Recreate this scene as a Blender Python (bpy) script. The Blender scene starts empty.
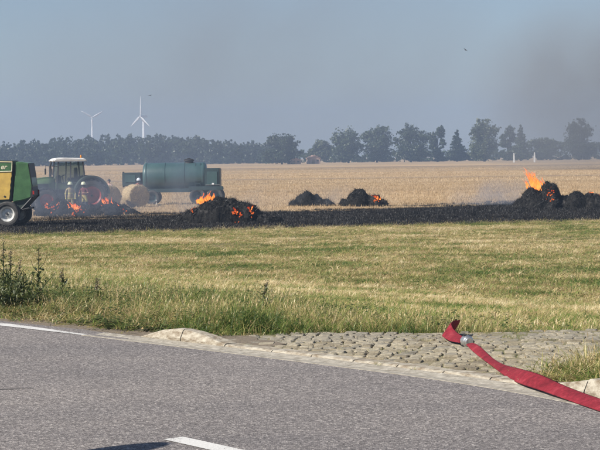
import bpy, bmesh, math, random
import numpy as np
from mathutils import Vector, Matrix, noise as mnoise

random.seed(7)
rng = np.random.default_rng(7)
R = math.radians
scene = bpy.context.scene
COL = scene.collection

# ------------------------------------------------------------------ camera
FPX, PCX, PCY = 1700.0, 300.0, 225.0        # focal length and centre of a 600 x 450 frame
EYE = Vector((0, 0, 1.65))
cam_data = bpy.data.cameras.new('camera')
cam_data.sensor_width = 36.0
cam_data.lens = FPX / 600.0 * 36.0
cam_data.clip_start = 0.5
cam_data.clip_end = 20000
cam = bpy.data.objects.new('camera', cam_data)
COL.objects.link(cam)
CM = Matrix.Rotation(R(90) - math.atan(68.5 / FPX), 3, 'X') @ Matrix.Rotation(-0.012, 3, 'Z')
cam.location = EYE
cam.rotation_euler = CM.to_euler()
scene.camera = cam

# ------------------------------------------------------------------ sky, sun, exposure
SUN_EL, SUN_H = R(40), Vector((-0.88, -0.475, 0)).normalized()   # horizontal direction towards the sun
world = bpy.data.worlds.new('World')
scene.world = world
world.use_nodes = True
wn = world.node_tree.nodes; wl = world.node_tree.links
wn.clear()
sky = wn.new('ShaderNodeTexSky'); sky.sky_type = 'NISHITA'; sky.sun_disc = False
sky.sun_elevation = SUN_EL
sky.sun_rotation = math.atan2(SUN_H.x, SUN_H.y) % (2 * math.pi)
sky.air_density = 1.0; sky.dust_density = 0.4; sky.ozone_density = 1.5
bg = wn.new('ShaderNodeBackground'); bg.inputs['Strength'].default_value = 0.06
wo = wn.new('ShaderNodeOutputWorld')
tint = wn.new('ShaderNodeMix'); tint.data_type = 'RGBA'; tint.blend_type = 'MULTIPLY'; tint.inputs[0].default_value = 1.0
tint.inputs[7].default_value = (0.89, 0.91, 1.0, 1)      # the whole sky seen through thin smoke
wl.new(sky.outputs[0], tint.inputs[6]); wl.new(tint.outputs[2], bg.inputs['Color']); wl.new(bg.outputs[0], wo.inputs['Surface'])
sd = bpy.data.lights.new('sun', 'SUN'); sd.energy = 5.0; sd.angle = R(0.53); sd.color = (1.0, 0.95, 0.87)
sun = bpy.data.objects.new('sun', sd); COL.objects.link(sun)
sun_dir = Vector((SUN_H.x * math.cos(SUN_EL), SUN_H.y * math.cos(SUN_EL), math.sin(SUN_EL)))
sun.rotation_euler = sun_dir.to_track_quat('Z', 'Y').to_euler()
scene.view_settings.view_transform = 'Standard'
scene.view_settings.look = 'None'
scene.view_settings.gamma = 1.0
scene.view_settings.use_curve_mapping = False
scene.view_settings.exposure = 0.62
scene.render.engine = 'CYCLES'
scene.cycles.use_denoising = True
scene.cycles.max_bounces = 5
scene.cycles.diffuse_bounces = 3
scene.cycles.glossy_bounces = 2
scene.cycles.volume_bounces = 0
scene.cycles.volume_step_rate = 2.0
scene.cycles.transparent_max_bounces = 12
scene.cycles.volume_max_steps = 64

# ------------------------------------------------------------------ pixel -> place helpers
def ray(px, py):
    return CM @ Vector(((px - PCX) / FPX, -(py - PCY) / FPX, -1.0))
def on_plane(px, py, z):
    d = ray(px, py); t = (z - EYE.z) / d.z
    return EYE + d * t
def at_depth(px, py, Y):
    d = ray(px, py)
    return EYE + d * (Y / d.y)

# road edge (border of asphalt and gutter), as a line on the road plane
EPX = [(0, 326), (100, 337.5), (240, 354.5), (400, 374.5), (450, 381), (500, 388.5), (560, 400), (600, 409)]
E = [on_plane(x, y, 0).to_2d() for x, y in EPX]
dl = (E[0] - E[1]).normalized(); dr = (E[-1] - E[-2]).normalized()
E = [E[0] + dl * 60] + E + [E[-1] + dr * 40]
def resample(poly, step):
    out = [poly[0]]
    for a, b in zip(poly[:-1], poly[1:]):
        n = max(1, int((b - a).length / step))
        out += [a.lerp(b, (i + 1) / n) for i in range(n)]
    return out
ER = resample(E, 0.25)
for _ in range(12):                                   # smooth the bends
    ER = [ER[0]] + [(ER[i - 1] + ER[i] * 2 + ER[i + 1]) / 4 for i in range(1, len(ER) - 1)] + [ER[-1]]
ES = [0.0]
for a, b in zip(ER[:-1], ER[1:]): ES.append(ES[-1] + (b - a).length)
def offset(poly, d):                                  # to the far (field) side for d > 0
    out = []
    for i, p in enumerate(poly):
        t = (poly[min(i + 1, len(poly) - 1)] - poly[max(i - 1, 0)]).normalized()
        out.append(p + Vector((-t.y, t.x)) * d)
    return out
def s_of(px, py):
    p = on_plane(px, py, 0).to_2d()
    return ES[min(range(len(ER)), key=lambda i: (ER[i] - p).length)]
def edge_at(s, d):
    i = max(0, min(len(ES) - 2, int(np.searchsorted(ES, s)) - 1))
    f = (s - ES[i]) / (ES[i + 1] - ES[i])
    t = (ER[i + 1] - ER[i]).normalized()
    return ER[i].lerp(ER[i + 1], f) + Vector((-t.y, t.x)) * d

_A = np.array([tuple(p) for p in E[:-1]]); _B = np.array([tuple(p) for p in E[1:]])
def dist_edge(x, y):
    x = np.asarray(x, float); y = np.asarray(y, float)
    best = np.full(x.shape, 1e9); sign = np.ones(x.shape)
    for (ax, ay), (bx, by) in zip(_A, _B):
        dx, dy = bx - ax, by - ay; L2 = dx * dx + dy * dy
        t = np.clip(((x - ax) * dx + (y - ay) * dy) / L2, 0, 1)
        qx, qy = x - (ax + t * dx), y - (ay + t * dy)
        d = np.hypot(qx, qy); c = dx * qy - dy * qx
        m = d < best
        best = np.where(m, d, best); sign = np.where(m, np.where(c > 0, 1.0, -1.0), sign)
    return best * sign
# cobbled field entrance
APRON_FAR = [on_plane(x, y, 0).to_2d() for x, y in ((206, 338.5), (235, 335.5), (330, 333), (450, 333), (600, 330), (700, 328))]
APRON_NEAR = [on_plane(x, y, 0).to_2d() for x, y in ((700, 356), (600, 363), (556, 369), (530, 376))]
def pip(x, y, poly):
    x = np.asarray(x, float); y = np.asarray(y, float)
    ins = np.zeros(x.shape, bool)
    for i in range(len(poly)):
        x1, y1 = poly[i]; x2, y2 = poly[i - 1]
        c = ((y1 > y) != (y2 > y)) & (x < (x2 - x1) * (y - y1) / (y2 - y1 + 1e-12) + x1)
        ins ^= c
    return ins
_s0, _s1 = s_of(206, 350), s_of(530, 394)
APRON = APRON_FAR + APRON_NEAR + [edge_at(_s1 - (_s1 - _s0) * k / 12, 0.43) for k in range(13)]
APRON_T = [tuple(p) for p in APRON]
FIELD_Z = -1.5
def terrain(x, y):
    v = dist_edge(x, y)
    t = np.clip((v - 1.3) / 18.0, 0, 1)
    t = t * 0.75 + 0.25 * (t * t * (3 - 2 * t))
    z = FIELD_Z * t
    low = (v < 0.42) | pip(x, y, APRON_T)
    return np.where(low, -0.08, z)
def tz(x, y): return float(terrain(np.array([x]), np.array([y]))[0])
def on_ground(px, py):
    d = ray(px, py)
    prev = 8.0
    for Y in np.arange(8.0, 400.0, 0.1):
        p = EYE + d * (Y / d.y)
        if p.z < tz(p.x, p.y): return Vector((p.x, p.y, tz(p.x, p.y)))
    return EYE + d * (400 / d.y)

# ------------------------------------------------------------------ material helpers
def new_mat(name):
    m = bpy.data.materials.new(name); m.use_nodes = True
    nt = m.node_tree; nt.nodes.clear()
    return m, nt.nodes, nt.links
def ramp(N, L, fac, stops):
    r = N.new('ShaderNodeValToRGB')
    el = r.color_ramp.elements
    while len(el) < len(stops): el.new(0.5)
    for e, (p, c) in zip(el, stops):
        e.position = p; e.color = (*c, 1) if len(c) == 3 else c
    L.new(fac, r.inputs[0]); return r.outputs[0]
def noise_tex(N, L, vec, scale, detail=4, rough=0.6, dist=0.0):
    n = N.new('ShaderNodeTexNoise'); n.inputs['Scale'].default_value = scale
    n.inputs['Detail'].default_value = detail; n.inputs['Roughness'].default_value = rough
    n.inputs['Distortion'].default_value = dist
    if vec is not None: L.new(vec, n.inputs['Vector'])
    return n.outputs[0]
def mapping(N, L, vec, scale=(1, 1, 1), rot=(0, 0, 0)):
    m = N.new('ShaderNodeMapping'); m.inputs['Scale'].default_value = scale; m.inputs['Rotation'].default_value = rot
    L.new(vec, m.inputs['Vector']); return m.outputs[0]
def math_n(N, L, op, a, b=None, clamp=False):
    m = N.new('ShaderNodeMath'); m.operation = op; m.use_clamp = clamp
    for i, v in enumerate((a, b)):
        if v is None: continue
        if hasattr(v, 'links'): L.new(v, m.inputs[i])
        else: m.inputs[i].default_value = v
    return m.outputs[0]
def mix_c(N, L, fac, a, b, blend='MIX'):
    m = N.new('ShaderNodeMix'); m.data_type = 'RGBA'; m.blend_type = blend
    if hasattr(fac, 'links'): L.new(fac, m.inputs[0])
    else: m.inputs[0].default_value = fac
    for i, v in ((6, a), (7, b)):
        if hasattr(v, 'links'): L.new(v, m.inputs[i])
        else: m.inputs[i].default_value = (*v, 1)
    return m.outputs[2]
def finish(N, L, col, rough=0.6, metal=0.0, bump=None, bump_d=0.01, spec=0.5, coat=0.0):
    p = N.new('ShaderNodeBsdfPrincipled'); o = N.new('ShaderNodeOutputMaterial')
    if hasattr(col, 'links'): L.new(col, p.inputs['Base Color'])
    else: p.inputs['Base Color'].default_value = (*col, 1)
    p.inputs['Roughness'].default_value = rough; p.inputs['Metallic'].default_value = metal
    p.inputs['Specular IOR Level'].default_value = spec
    p.inputs['Coat Weight'].default_value = coat
    if bump is not None:
        b = N.new('ShaderNodeBump'); b.inputs['Distance'].default_value = bump_d; b.inputs['Strength'].default_value = 0.8
        L.new(bump, b.inputs['Height']); L.new(b.outputs[0], p.inputs['Normal'])
    L.new(p.outputs[0], o.inputs['Surface'])
    return p
def simple(name, c1, c2=None, scale=3.0, rough=0.6, metal=0.0, bump=0.0, detail=5, stretch=(1, 1, 1), lo=0.35, hi=0.65, coat=0.0, spec=0.5):
    m, N, L = new_mat(name)
    if c2 is None: c2 = tuple(x * 0.75 for x in c1)
    tc = N.new('ShaderNodeTexCoord')
    f = noise_tex(N, L, mapping(N, L, tc.outputs['Object'], stretch), scale, detail, 0.65)
    col = ramp(N, L, f, [(lo, c2), (hi, c1)])
    finish(N, L, col, rough, metal, f if bump else None, bump, spec, coat)
    return m

M = {}
# asphalt: stone aggregate in grey binder, worn patches
m, N, L = new_mat('asphalt')
g = N.new('ShaderNodeNewGeometry').outputs['Position']
vor = N.new('ShaderNodeTexVoronoi'); vor.inputs['Scale'].default_value = 85; L.new(g, vor.inputs['Vector'])
sep = N.new('ShaderNodeSeparateColor'); L.new(vor.outputs['Color'], sep.inputs[0])
c_ag = ramp(N, L, sep.outputs[0], [(0.0, (0.1, 0.09, 0.084)), (0.45, (0.185, 0.167, 0.157)), (0.8, (0.265, 0.24, 0.224)), (1.0, (0.47, 0.43, 0.39))])
big = noise_tex(N, L, mapping(N, L, g, (0.35, 1.0, 1), (0, 0, R(50))), 0.9, 4, 0.6)
c = mix_c(N, L, 1.0, c_ag, ramp(N, L, big, [(0.3, (0.82, 0.82, 0.84)), (0.7, (1.12, 1.1, 1.08))]), 'MULTIPLY')
fine = noise_tex(N, L, g, 180, 3, 0.7)
c = mix_c(N, L, 0.55, c, ramp(N, L, fine, [(0.3, (0.55, 0.55, 0.56)), (0.72, (1.5, 1.48, 1.46))]), 'MULTIPLY')
finish(N, L, c, 0.85, 0, math_n(N, L, 'ADD', vor.outputs['Distance'], fine), 0.006, 0.35)
M['asphalt'] = m
# worn road paint
m, N, L = new_mat('road_paint')
g = N.new('ShaderNodeNewGeometry').outputs['Position']
f = noise_tex(N, L, g, 60, 6, 0.75)
w = noise_tex(N, L, g, 3, 4, 0.6)
finish(N, L, mix_c(N, L, math_n(N, L, 'GREATER_THAN', math_n(N, L, 'ADD', f, math_n(N, L, 'MULTIPLY', w, 0.45)), 0.8), ramp(N, L, f, [(0.3, (0.5, 0.485, 0.45)), (0.7, (0.72, 0.7, 0.66))]), (0.2, 0.185, 0.175)), 0.7, 0, f, 0.003)
M['paint'] = m
M['concrete'] = simple('weathered_concrete', (0.44, 0.4, 0.33), (0.2, 0.175, 0.135), 14, 0.95, 0, 0.02, 12, (1, 1, 1), 0.34, 0.64)
M['kerb'] = simple('kerb_concrete', (0.46, 0.415, 0.33), (0.19, 0.145, 0.095), 11, 0.95, 0, 0.03, 12, (1, 1, 2.2), 0.36, 0.62)
# cobbles: every stone its own tone
m, N, L = new_mat('cobble_stone')
oi = N.new('ShaderNodeObjectInfo'); tc = N.new('ShaderNodeNewGeometry')
f = noise_tex(N, L, tc.outputs['Position'], 26, 7, 0.7)
f2 = noise_tex(N, L, tc.outputs['Position'], 4.5, 4, 0.6)
base = ramp(N, L, math_n(N, L, 'ADD', math_n(N, L, 'MULTIPLY', oi.outputs['Random'], 0.5), math_n(N, L, 'MULTIPLY', f2, 0.5)),
            [(0.12, (0.17, 0.145, 0.11)), (0.35, (0.34, 0.295, 0.215)), (0.6, (0.46, 0.41, 0.315)), (0.75, (0.27, 0.25, 0.21)), (0.95, (0.4, 0.355, 0.27))])
c = mix_c(N, L, 0.8, base, ramp(N, L, f, [(0.3, (0.5, 0.48, 0.44)), (0.7, (1.25, 1.22, 1.15))]), 'MULTIPLY')
finish(N, L, c, 0.95, 0, f, 0.03, 0.2)
M['cobble'] = m
# sandy joints with moss
m, N, L = new_mat('joint_sand')
g = N.new('ShaderNodeNewGeometry').outputs['Position']
f = noise_tex(N, L, g, 2.2, 6, 0.7); f2 = noise_tex(N, L, g, 70, 3, 0.7)
c = ramp(N, L, f, [(0.4, (0.3, 0.245, 0.165)), (0.55, (0.2, 0.18, 0.1)), (0.7, (0.1, 0.12, 0.04))])
finish(N, L, mix_c(N, L, 0.6, c, ramp(N, L, f2, [(0.3, (0.5, 0.5, 0.5)), (0.7, (1.4, 1.4, 1.4))]), 'MULTIPLY'), 0.95, 0, f2, 0.01, 0.2)
M['joint'] = m
M['gravel'] = simple('verge_dirt', (0.24, 0.19, 0.135), (0.1, 0.08, 0.055), 45, 0.95, 0, 0.015, 6, (1, 1, 1), 0.3, 0.7)

# the land: verge soil, burnt stubble, cut stubble
def burn_front(N, L, X, Y):
    return None
m, N, L = new_mat('field_ground')
g = N.new('ShaderNodeNewGeometry').outputs['Position']
sp = N.new('ShaderNodeSeparateXYZ'); L.new(g, sp.inputs[0])
X, Y = sp.outputs[0], sp.outputs[1]
nA = noise_tex(N, L, g, 0.35, 6, 0.65)
nB = noise_tex(N, L, mapping(N, L, g, (0.05, 0.4, 1), (0, 0, R(-4))), 1.0, 5, 0.65)
nF = noise_tex(N, L, g, 9, 5, 0.75)
nS = noise_tex(N, L, mapping(N, L, g, (0.004, 0.05, 1)), 1.0, 5, 0.55)
soil = ramp(N, L, nF, [(0.3, (0.1, 0.085, 0.035)), (0.7, (0.28, 0.225, 0.11))])
straw = ramp(N, L, nF, [(0.25, (0.2, 0.14, 0.075)), (0.5, (0.41, 0.295, 0.175)), (0.72, (0.6, 0.455, 0.285))])
straw = mix_c(N, L, 1.0, straw, ramp(N, L, nS, [(0.3, (0.78, 0.76, 0.74)), (0.5, (1.0, 0.98, 0.95)), (0.7, (1.18, 1.12, 1.05))]), 'MULTIPLY')
straw = mix_c(N, L, 0.55, straw, ramp(N, L, nB, [(0.3, (0.72, 0.7, 0.68)), (0.7, (1.2, 1.18, 1.15))]), 'MULTIPLY')
# tramlines left by machines, darker bands across the field
wob = math_n(N, L, 'MULTIPLY', math_n(N, L, 'SUBTRACT', noise_tex(N, L, mapping(N, L, g, (0.01, 0.01, 1)), 1, 2), 0.5), 14)
Yw = math_n(N, L, 'ADD', Y, wob)
for yc, hw, k in ((196, 3.0, 0.35), (238, 6.5, 0.8), (330, 7, 0.3), (470, 28, 0.75), (640, 30, 0.4)):
    dm = math_n(N, L, 'SUBTRACT', 1.0, math_n(N, L, 'DIVIDE', math_n(N, L, 'ABSOLUTE', math_n(N, L, 'SUBTRACT', Yw, float(yc))), float(hw)), True)
    straw = mix_c(N, L, math_n(N, L, 'MULTIPLY', dm, k), straw, (0.2, 0.145, 0.1))
ash = ramp(N, L, nF, [(0.3, (0.008, 0.008, 0.008)), (0.62, (0.016, 0.015, 0.014)), (0.8, (0.055, 0.05, 0.045))])
front = math_n(N, L, 'ADD', math_n(N, L, 'MULTIPLY', X, 0.3), 74.0)
front = math_n(N, L, 'ADD', front, math_n(N, L, 'MULTIPLY', math_n(N, L, 'SUBTRACT', nA, 0.5), 5.0))
is_field = math_n(N, L, 'GREATER_THAN', Y, front)
rear = math_n(N, L, 'ADD', math_n(N, L, 'MULTIPLY', X, 0.75), 100.0)
rear = math_n(N, L, 'ADD', rear, math_n(N, L, 'MULTIPLY', math_n(N, L, 'SUBTRACT', nB, 0.5), 34.0))
rear = math_n(N, L, 'ADD', rear, math_n(N, L, 'MULTIPLY', math_n(N, L, 'SUBTRACT', nA, 0.5), 8.0))
burnt = math_n(N, L, 'MULTIPLY', math_n(N, L, 'SUBTRACT', rear, Y), 0.7, True)
burnt = math_n(N, L, 'MULTIPLY', burnt, 0.97)
c = mix_c(N, L, burnt, straw, ash)
c = mix_c(N, L, is_field, soil, c)
finish(N, L, c, 0.95, 0, nF, 0.05, 0.15)
M['ground'] = m

# grass blades: dry or green by place and by blade
def blade_mat(name, stops, place_scale=(0.06, 0.28, 1), k_place=0.75, k_rnd=0.55, bias=-0.12, k_inst=0.0, green_near=0.0):
    m, N, L = new_mat(name)
    g = N.new('ShaderNodeNewGeometry').outputs['Position']
    at = N.new('ShaderNodeAttribute'); at.attribute_name = 'rnd'
    oi = N.new('ShaderNodeObjectInfo')
    p1 = noise_tex(N, L, mapping(N, L, g, place_scale), 1.0, 5, 0.6)
    p2 = noise_tex(N, L, g, 0.55, 4, 0.6)
    pl = math_n(N, L, 'ADD', math_n(N, L, 'MULTIPLY', p1, 0.6), math_n(N, L, 'MULTIPLY', p2, 0.4))
    pl = math_n(N, L, 'ADD', math_n(N, L, 'MULTIPLY', math_n(N, L, 'SUBTRACT', pl, 0.5), 2.6), 0.5)
    f = math_n(N, L, 'ADD', math_n(N, L, 'MULTIPLY', pl, k_place), math_n(N, L, 'MULTIPLY', at.outputs['Fac'], k_rnd))
    f = math_n(N, L, 'ADD', f, bias)
    f = math_n(N, L, 'ADD', f, math_n(N, L, 'MULTIPLY', math_n(N, L, 'SUBTRACT', oi.outputs['Random'], 0.5), k_inst))
    if green_near:
        sp = N.new('ShaderNodeSeparateXYZ'); L.new(g, sp.inputs[0])
        yy = math_n(N, L, 'ADD', sp.outputs[1], math_n(N, L, 'MULTIPLY', sp.outputs[0], 1.15))
        nr = math_n(N, L, 'DIVIDE', math_n(N, L, 'SUBTRACT', 24.0, yy), 8.0, True)
        f = math_n(N, L, 'SUBTRACT', f, math_n(N, L, 'MULTIPLY', nr, green_near))
    c = ramp(N, L, f, stops)
    d = N.new('ShaderNodeBsdfDiffuse'); t = N.new('ShaderNodeBsdfTranslucent'); mx = N.new('ShaderNodeMixShader')
    gl = N.new('ShaderNodeBsdfGlossy'); gl.inputs['Roughness'].default_value = 0.5
    L.new(c, d.inputs[0]); L.new(c, t.inputs[0]); mx.inputs[0].default_value = 0.35
    L.new(d.outputs[0], mx.inputs[1]); L.new(t.outputs[0], mx.inputs[2])
    m2 = N.new('ShaderNodeMixShader'); m2.inputs[0].default_value = 0.04
    L.new(mx.outputs[0], m2.inputs[1]); L.new(gl.outputs[0], m2.inputs[2])
    o = N.new('ShaderNodeOutputMaterial'); L.new(m2.outputs[0], o.inputs['Surface'])
    return m
M['blade'] = blade_mat('grass_blade', [(0.05, (0.065, 0.125, 0.022)), (0.3, (0.17, 0.24, 0.045)), (0.45, (0.4, 0.37, 0.12)), (0.6, (0.5, 0.35, 0.17)), (0.78, (0.66, 0.52, 0.27)), (1.0, (0.8, 0.69, 0.43))], place_scale=(0.12, 0.21, 1), k_place=1.0, k_inst=0.6, bias=-0.24, green_near=0.2)
M['stubble'] = blade_mat('stubble_blade', [(0.1, (0.27, 0.185, 0.1)), (0.5, (0.52, 0.375, 0.21)), (0.9, (0.7, 0.54, 0.33))], (0.02, 0.2, 1))
M['char_blade'] = blade_mat('charred_stalk', [(0.1, (0.006, 0.006, 0.006)), (0.75, (0.013, 0.012, 0.012)), (1.0, (0.06, 0.052, 0.044))], (0.1, 0.1, 1), 0.4, 0.6, 0.0)
M['weed'] = blade_mat('weed_leaf', [(0.1, (0.032, 0.052, 0.016)), (0.5, (0.07, 0.095, 0.03)), (0.9, (0.16, 0.17, 0.06))], (0.4, 0.4, 1))
M['herb'] = blade_mat('herb_leaf', [(0.1, (0.035, 0.06, 0.018)), (0.5, (0.085, 0.12, 0.035)), (0.9, (0.2, 0.22, 0.09))], (0.3, 0.3, 1), 0.5, 0.6, -0.02, k_inst=0.3)
M['weed_dry'] = blade_mat('weed_seed', [(0.1, (0.1, 0.075, 0.045)), (0.6, (0.2, 0.16, 0.09)), (0.9, (0.34, 0.28, 0.17))], (0.4, 0.4, 1))
def leaf_mat(name, c1, c2, c3):
    return blade_mat(name, [(0.1, c1), (0.5, c2), (0.9, c3)], (0.12, 0.12, 0.12), 0.5, 0.6, -0.05)
M['leaf_dark'] = leaf_mat('leaf_dark', (0.016, 0.03, 0.012), (0.03, 0.05, 0.018), (0.055, 0.08, 0.03))
M['leaf_mid'] = leaf_mat('leaf_mid', (0.022, 0.04, 0.014), (0.045, 0.07, 0.024), (0.08, 0.11, 0.04))
M['leaf_pale'] = leaf_mat('leaf_pale', (0.05, 0.065, 0.03), (0.09, 0.11, 0.05), (0.14, 0.16, 0.075))
M['bark'] = simple('bark', (0.1, 0.08, 0.06), (0.05, 0.04, 0.03), 6, 0.95)

# paints, rubber, cloth
M['hose'] = None
m, N, L = new_mat('red_hose_weave')
tc = N.new('ShaderNodeTexCoord')
w = N.new('ShaderNodeTexWave'); w.inputs['Scale'].default_value = 220; L.new(tc.outputs['Object'], w.inputs['Vector'])
f = noise_tex(N, L, tc.outputs['Object'], 7, 6, 0.7)
f3 = noise_tex(N, L, tc.outputs['Object'], 28, 6, 0.75)
c = ramp(N, L, f, [(0.3, (0.2, 0.016, 0.026)), (0.55, (0.34, 0.028, 0.045)), (0.75, (0.42, 0.06, 0.075))])
c = mix_c(N, L, 0.7, c, ramp(N, L, f3, [(0.3, (0.62, 0.66, 0.66)), (0.6, (1.05, 1.05, 1.05)), (0.75, (1.25, 1.6, 1.5))]), 'MULTIPLY')
finish(N, L, c, 0.85, 0, math_n(N, L, 'ADD', math_n(N, L, 'MULTIPLY', w.outputs['Fac'], 0.3), f3), 0.006, 0.25)
M['hose'] = m
M['alu'] = simple('aluminium', (0.75, 0.74, 0.72), (0.5, 0.49, 0.47), 20, 0.35, 0.85)
M['rubber'] = simple('rubber', (0.03, 0.03, 0.03), (0.018, 0.018, 0.018), 12, 0.85)
M['dusty_rubber'] = simple('dusty_rubber', (0.075, 0.07, 0.065), (0.03, 0.03, 0.03), 5, 0.9)
M['tractor_green'] = simple('tractor_green_paint', (0.1, 0.17, 0.075), (0.065, 0.115, 0.05), 3, 0.35, 0, 0, 4, coat=0.3)
M['baler_green'] = simple('baler_green_paint', (0.065, 0.16, 0.06), (0.04, 0.105, 0.04), 2.5, 0.42, 0, 0.004, 4, coat=0.2)
M['baler_yellow'] = simple('baler_yellow_paint', (0.72, 0.47, 0.1), (0.52, 0.33, 0.075), 2.0, 0.45, 0, 0.003, 5, coat=0.2)
M['cream'] = simple('cream_paint', (0.75, 0.7, 0.5), (0.6, 0.55, 0.38), 5, 0.5)
M['black_metal'] = simple('black_metal', (0.03, 0.03, 0.033), (0.018, 0.018, 0.02), 8, 0.55)
M['dark_metal'] = simple('dark_green_metal', (0.04, 0.06, 0.05), (0.022, 0.035, 0.03), 6, 0.6)
M['white_paint'] = simple('white_paint', (0.8, 0.79, 0.76), (0.68, 0.67, 0.64), 4, 0.4)
M['turbine_white'] = simple('turbine_white', (0.8, 0.8, 0.8), (0.75, 0.75, 0.75), 0.3, 0.45)
M['red_rim'] = simple('red_rim_paint', (0.32, 0.045, 0.042), (0.16, 0.025, 0.025), 5, 0.5)
M['silver_rim'] = simple('silver_rim_paint', (0.7, 0.7, 0.67), (0.45, 0.44, 0.42), 5, 0.5, 0.2)
M['tank_teal'] = simple('tank_teal_paint', (0.05, 0.1, 0.1), (0.032, 0.07, 0.074), 1.5, 0.4, 0, 0, 5, (1, 1, 0.3), coat=0.3)
M['tank_dark'] = simple('tank_dark_paint', (0.028, 0.055, 0.058), (0.018, 0.038, 0.042), 2.0, 0.5)
M['lamp_red'] = simple('red_lens', (0.45, 0.02, 0.02), (0.3, 0.015, 0.015), 9, 0.25)
M['lamp_white'] = simple('clear_lens', (0.8, 0.8, 0.8), (0.65, 0.65, 0.65), 9, 0.2)
m, N, L = new_mat('cab_glass')
p = N.new('ShaderNodeBsdfPrincipled'); t = N.new('ShaderNodeBsdfTransparent'); mx = N.new('ShaderNodeMixShader'); o = N.new('ShaderNodeOutputMaterial')
p.inputs['Base Color'].default_value = (0.03, 0.04, 0.04, 1); p.inputs['Roughness'].default_value = 0.05
t.inputs[0].default_value = (0.8, 0.86, 0.84, 1); mx.inputs[0].default_value = 0.16
L.new(t.outputs[0], mx.inputs[1]); L.new(p.outputs[0], mx.inputs[2]); L.new(mx.outputs[0], o.inputs['Surface'])
M['glass'] = m
# straw bale: spiral layers on the face, coarse fibres
m, N, L = new_mat('straw_bale')
tc = N.new('ShaderNodeTexCoord')
f = noise_tex(N, L, tc.outputs['Object'], 18, 6, 0.75)
f2 = noise_tex(N, L, tc.outputs['Object'], 3, 4, 0.6)
wv = N.new('ShaderNodeTexWave'); wv.wave_type = 'RINGS'; wv.rings_direction = 'Y'; wv.inputs['Scale'].default_value = 5; wv.inputs['Distortion'].default_value = 5
wv.inputs['Detail'].default_value = 4; L.new(tc.outputs['Object'], wv.inputs['Vector'])
c = ramp(N, L, f, [(0.3, (0.17, 0.12, 0.07)), (0.5, (0.48, 0.37, 0.22)), (0.68, (0.76, 0.62, 0.4))])
c = mix_c(N, L, 0.5, c, ramp(N, L, f2, [(0.35, (0.6, 0.58, 0.56)), (0.65, (1.15, 1.12, 1.1))]), 'MULTIPLY')
c = mix_c(N, L, 0.25, c, ramp(N, L, wv.outputs['Fac'], [(0.2, (0.5, 0.48, 0.46)), (0.7, (1.1, 1.1, 1.1))]), 'MULTIPLY')
finish(N, L, c, 0.95, 0, f, 0.05, 0.15)
M['straw'] = m
m, N, L = new_mat('charred_straw')
tc = N.new('ShaderNodeTexCoord')
f = noise_tex(N, L, tc.outputs['Object'], 7, 8, 0.75); f2 = noise_tex(N, L, tc.outputs['Object'], 1.3, 5, 0.6)
c = ramp(N, L, f, [(0.35, (0.006, 0.006, 0.006)), (0.6, (0.02, 0.019, 0.018)), (0.75, (0.06, 0.056, 0.053))])
c = mix_c(N, L, ramp(N, L, f2, [(0.55, (0, 0, 0)), (0.72, (0.7, 0.7, 0.7))]), c, (0.1, 0.093, 0.088))
finish(N, L, c, 0.95, 0, f, 0.08, 0.15)
M['char'] = m
# fire
def fire_mat(name, strength, c_lo, c_hi, cut):
    m, N, L = new_mat(name)
    tc = N.new('ShaderNodeTexCoord')
    f = noise_tex(N, L, mapping(N, L, tc.outputs['Object'], (1, 1, 0.45)), 5.5, 4, 0.6, 0.6)
    sp = N.new('ShaderNodeSeparateXYZ'); L.new(tc.outputs['Generated'], sp.inputs[0])
    hgt = sp.outputs[2]
    v = math_n(N, L, 'SUBTRACT', math_n(N, L, 'MULTIPLY', f, 1.6), math_n(N, L, 'MULTIPLY', hgt, 0.55))
    em = N.new('ShaderNodeEmission'); em.inputs['Strength'].default_value = strength
    L.new(ramp(N, L, v, [(0.15, c_lo), (0.75, c_hi)]), em.inputs[0])
    t = N.new('ShaderNodeBsdfTransparent'); mx = N.new('ShaderNodeMixShader'); o = N.new('ShaderNodeOutputMaterial')
    L.new(ramp(N, L, v, [(cut - 0.18, (0.12, 0.12, 0.12)), (cut + 0.16, (0.85, 0.85, 0.85))]), mx.inputs[0])
    L.new(t.outputs[0], mx.inputs[1]); L.new(em.outputs[0], mx.inputs[2]); L.new(mx.outputs[0], o.inputs['Surface'])
    m.cycles.emission_sampling = 'NONE'
    return m
M['fire'] = fire_mat('flame', 1.35, (0.85, 0.08, 0.018), (1.0, 0.29, 0.055), 0.35)
M['ember'] = fire_mat('ember_glow', 0.6, (0.6, 0.05, 0.012), (1.0, 0.2, 0.04), 0.1)

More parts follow.
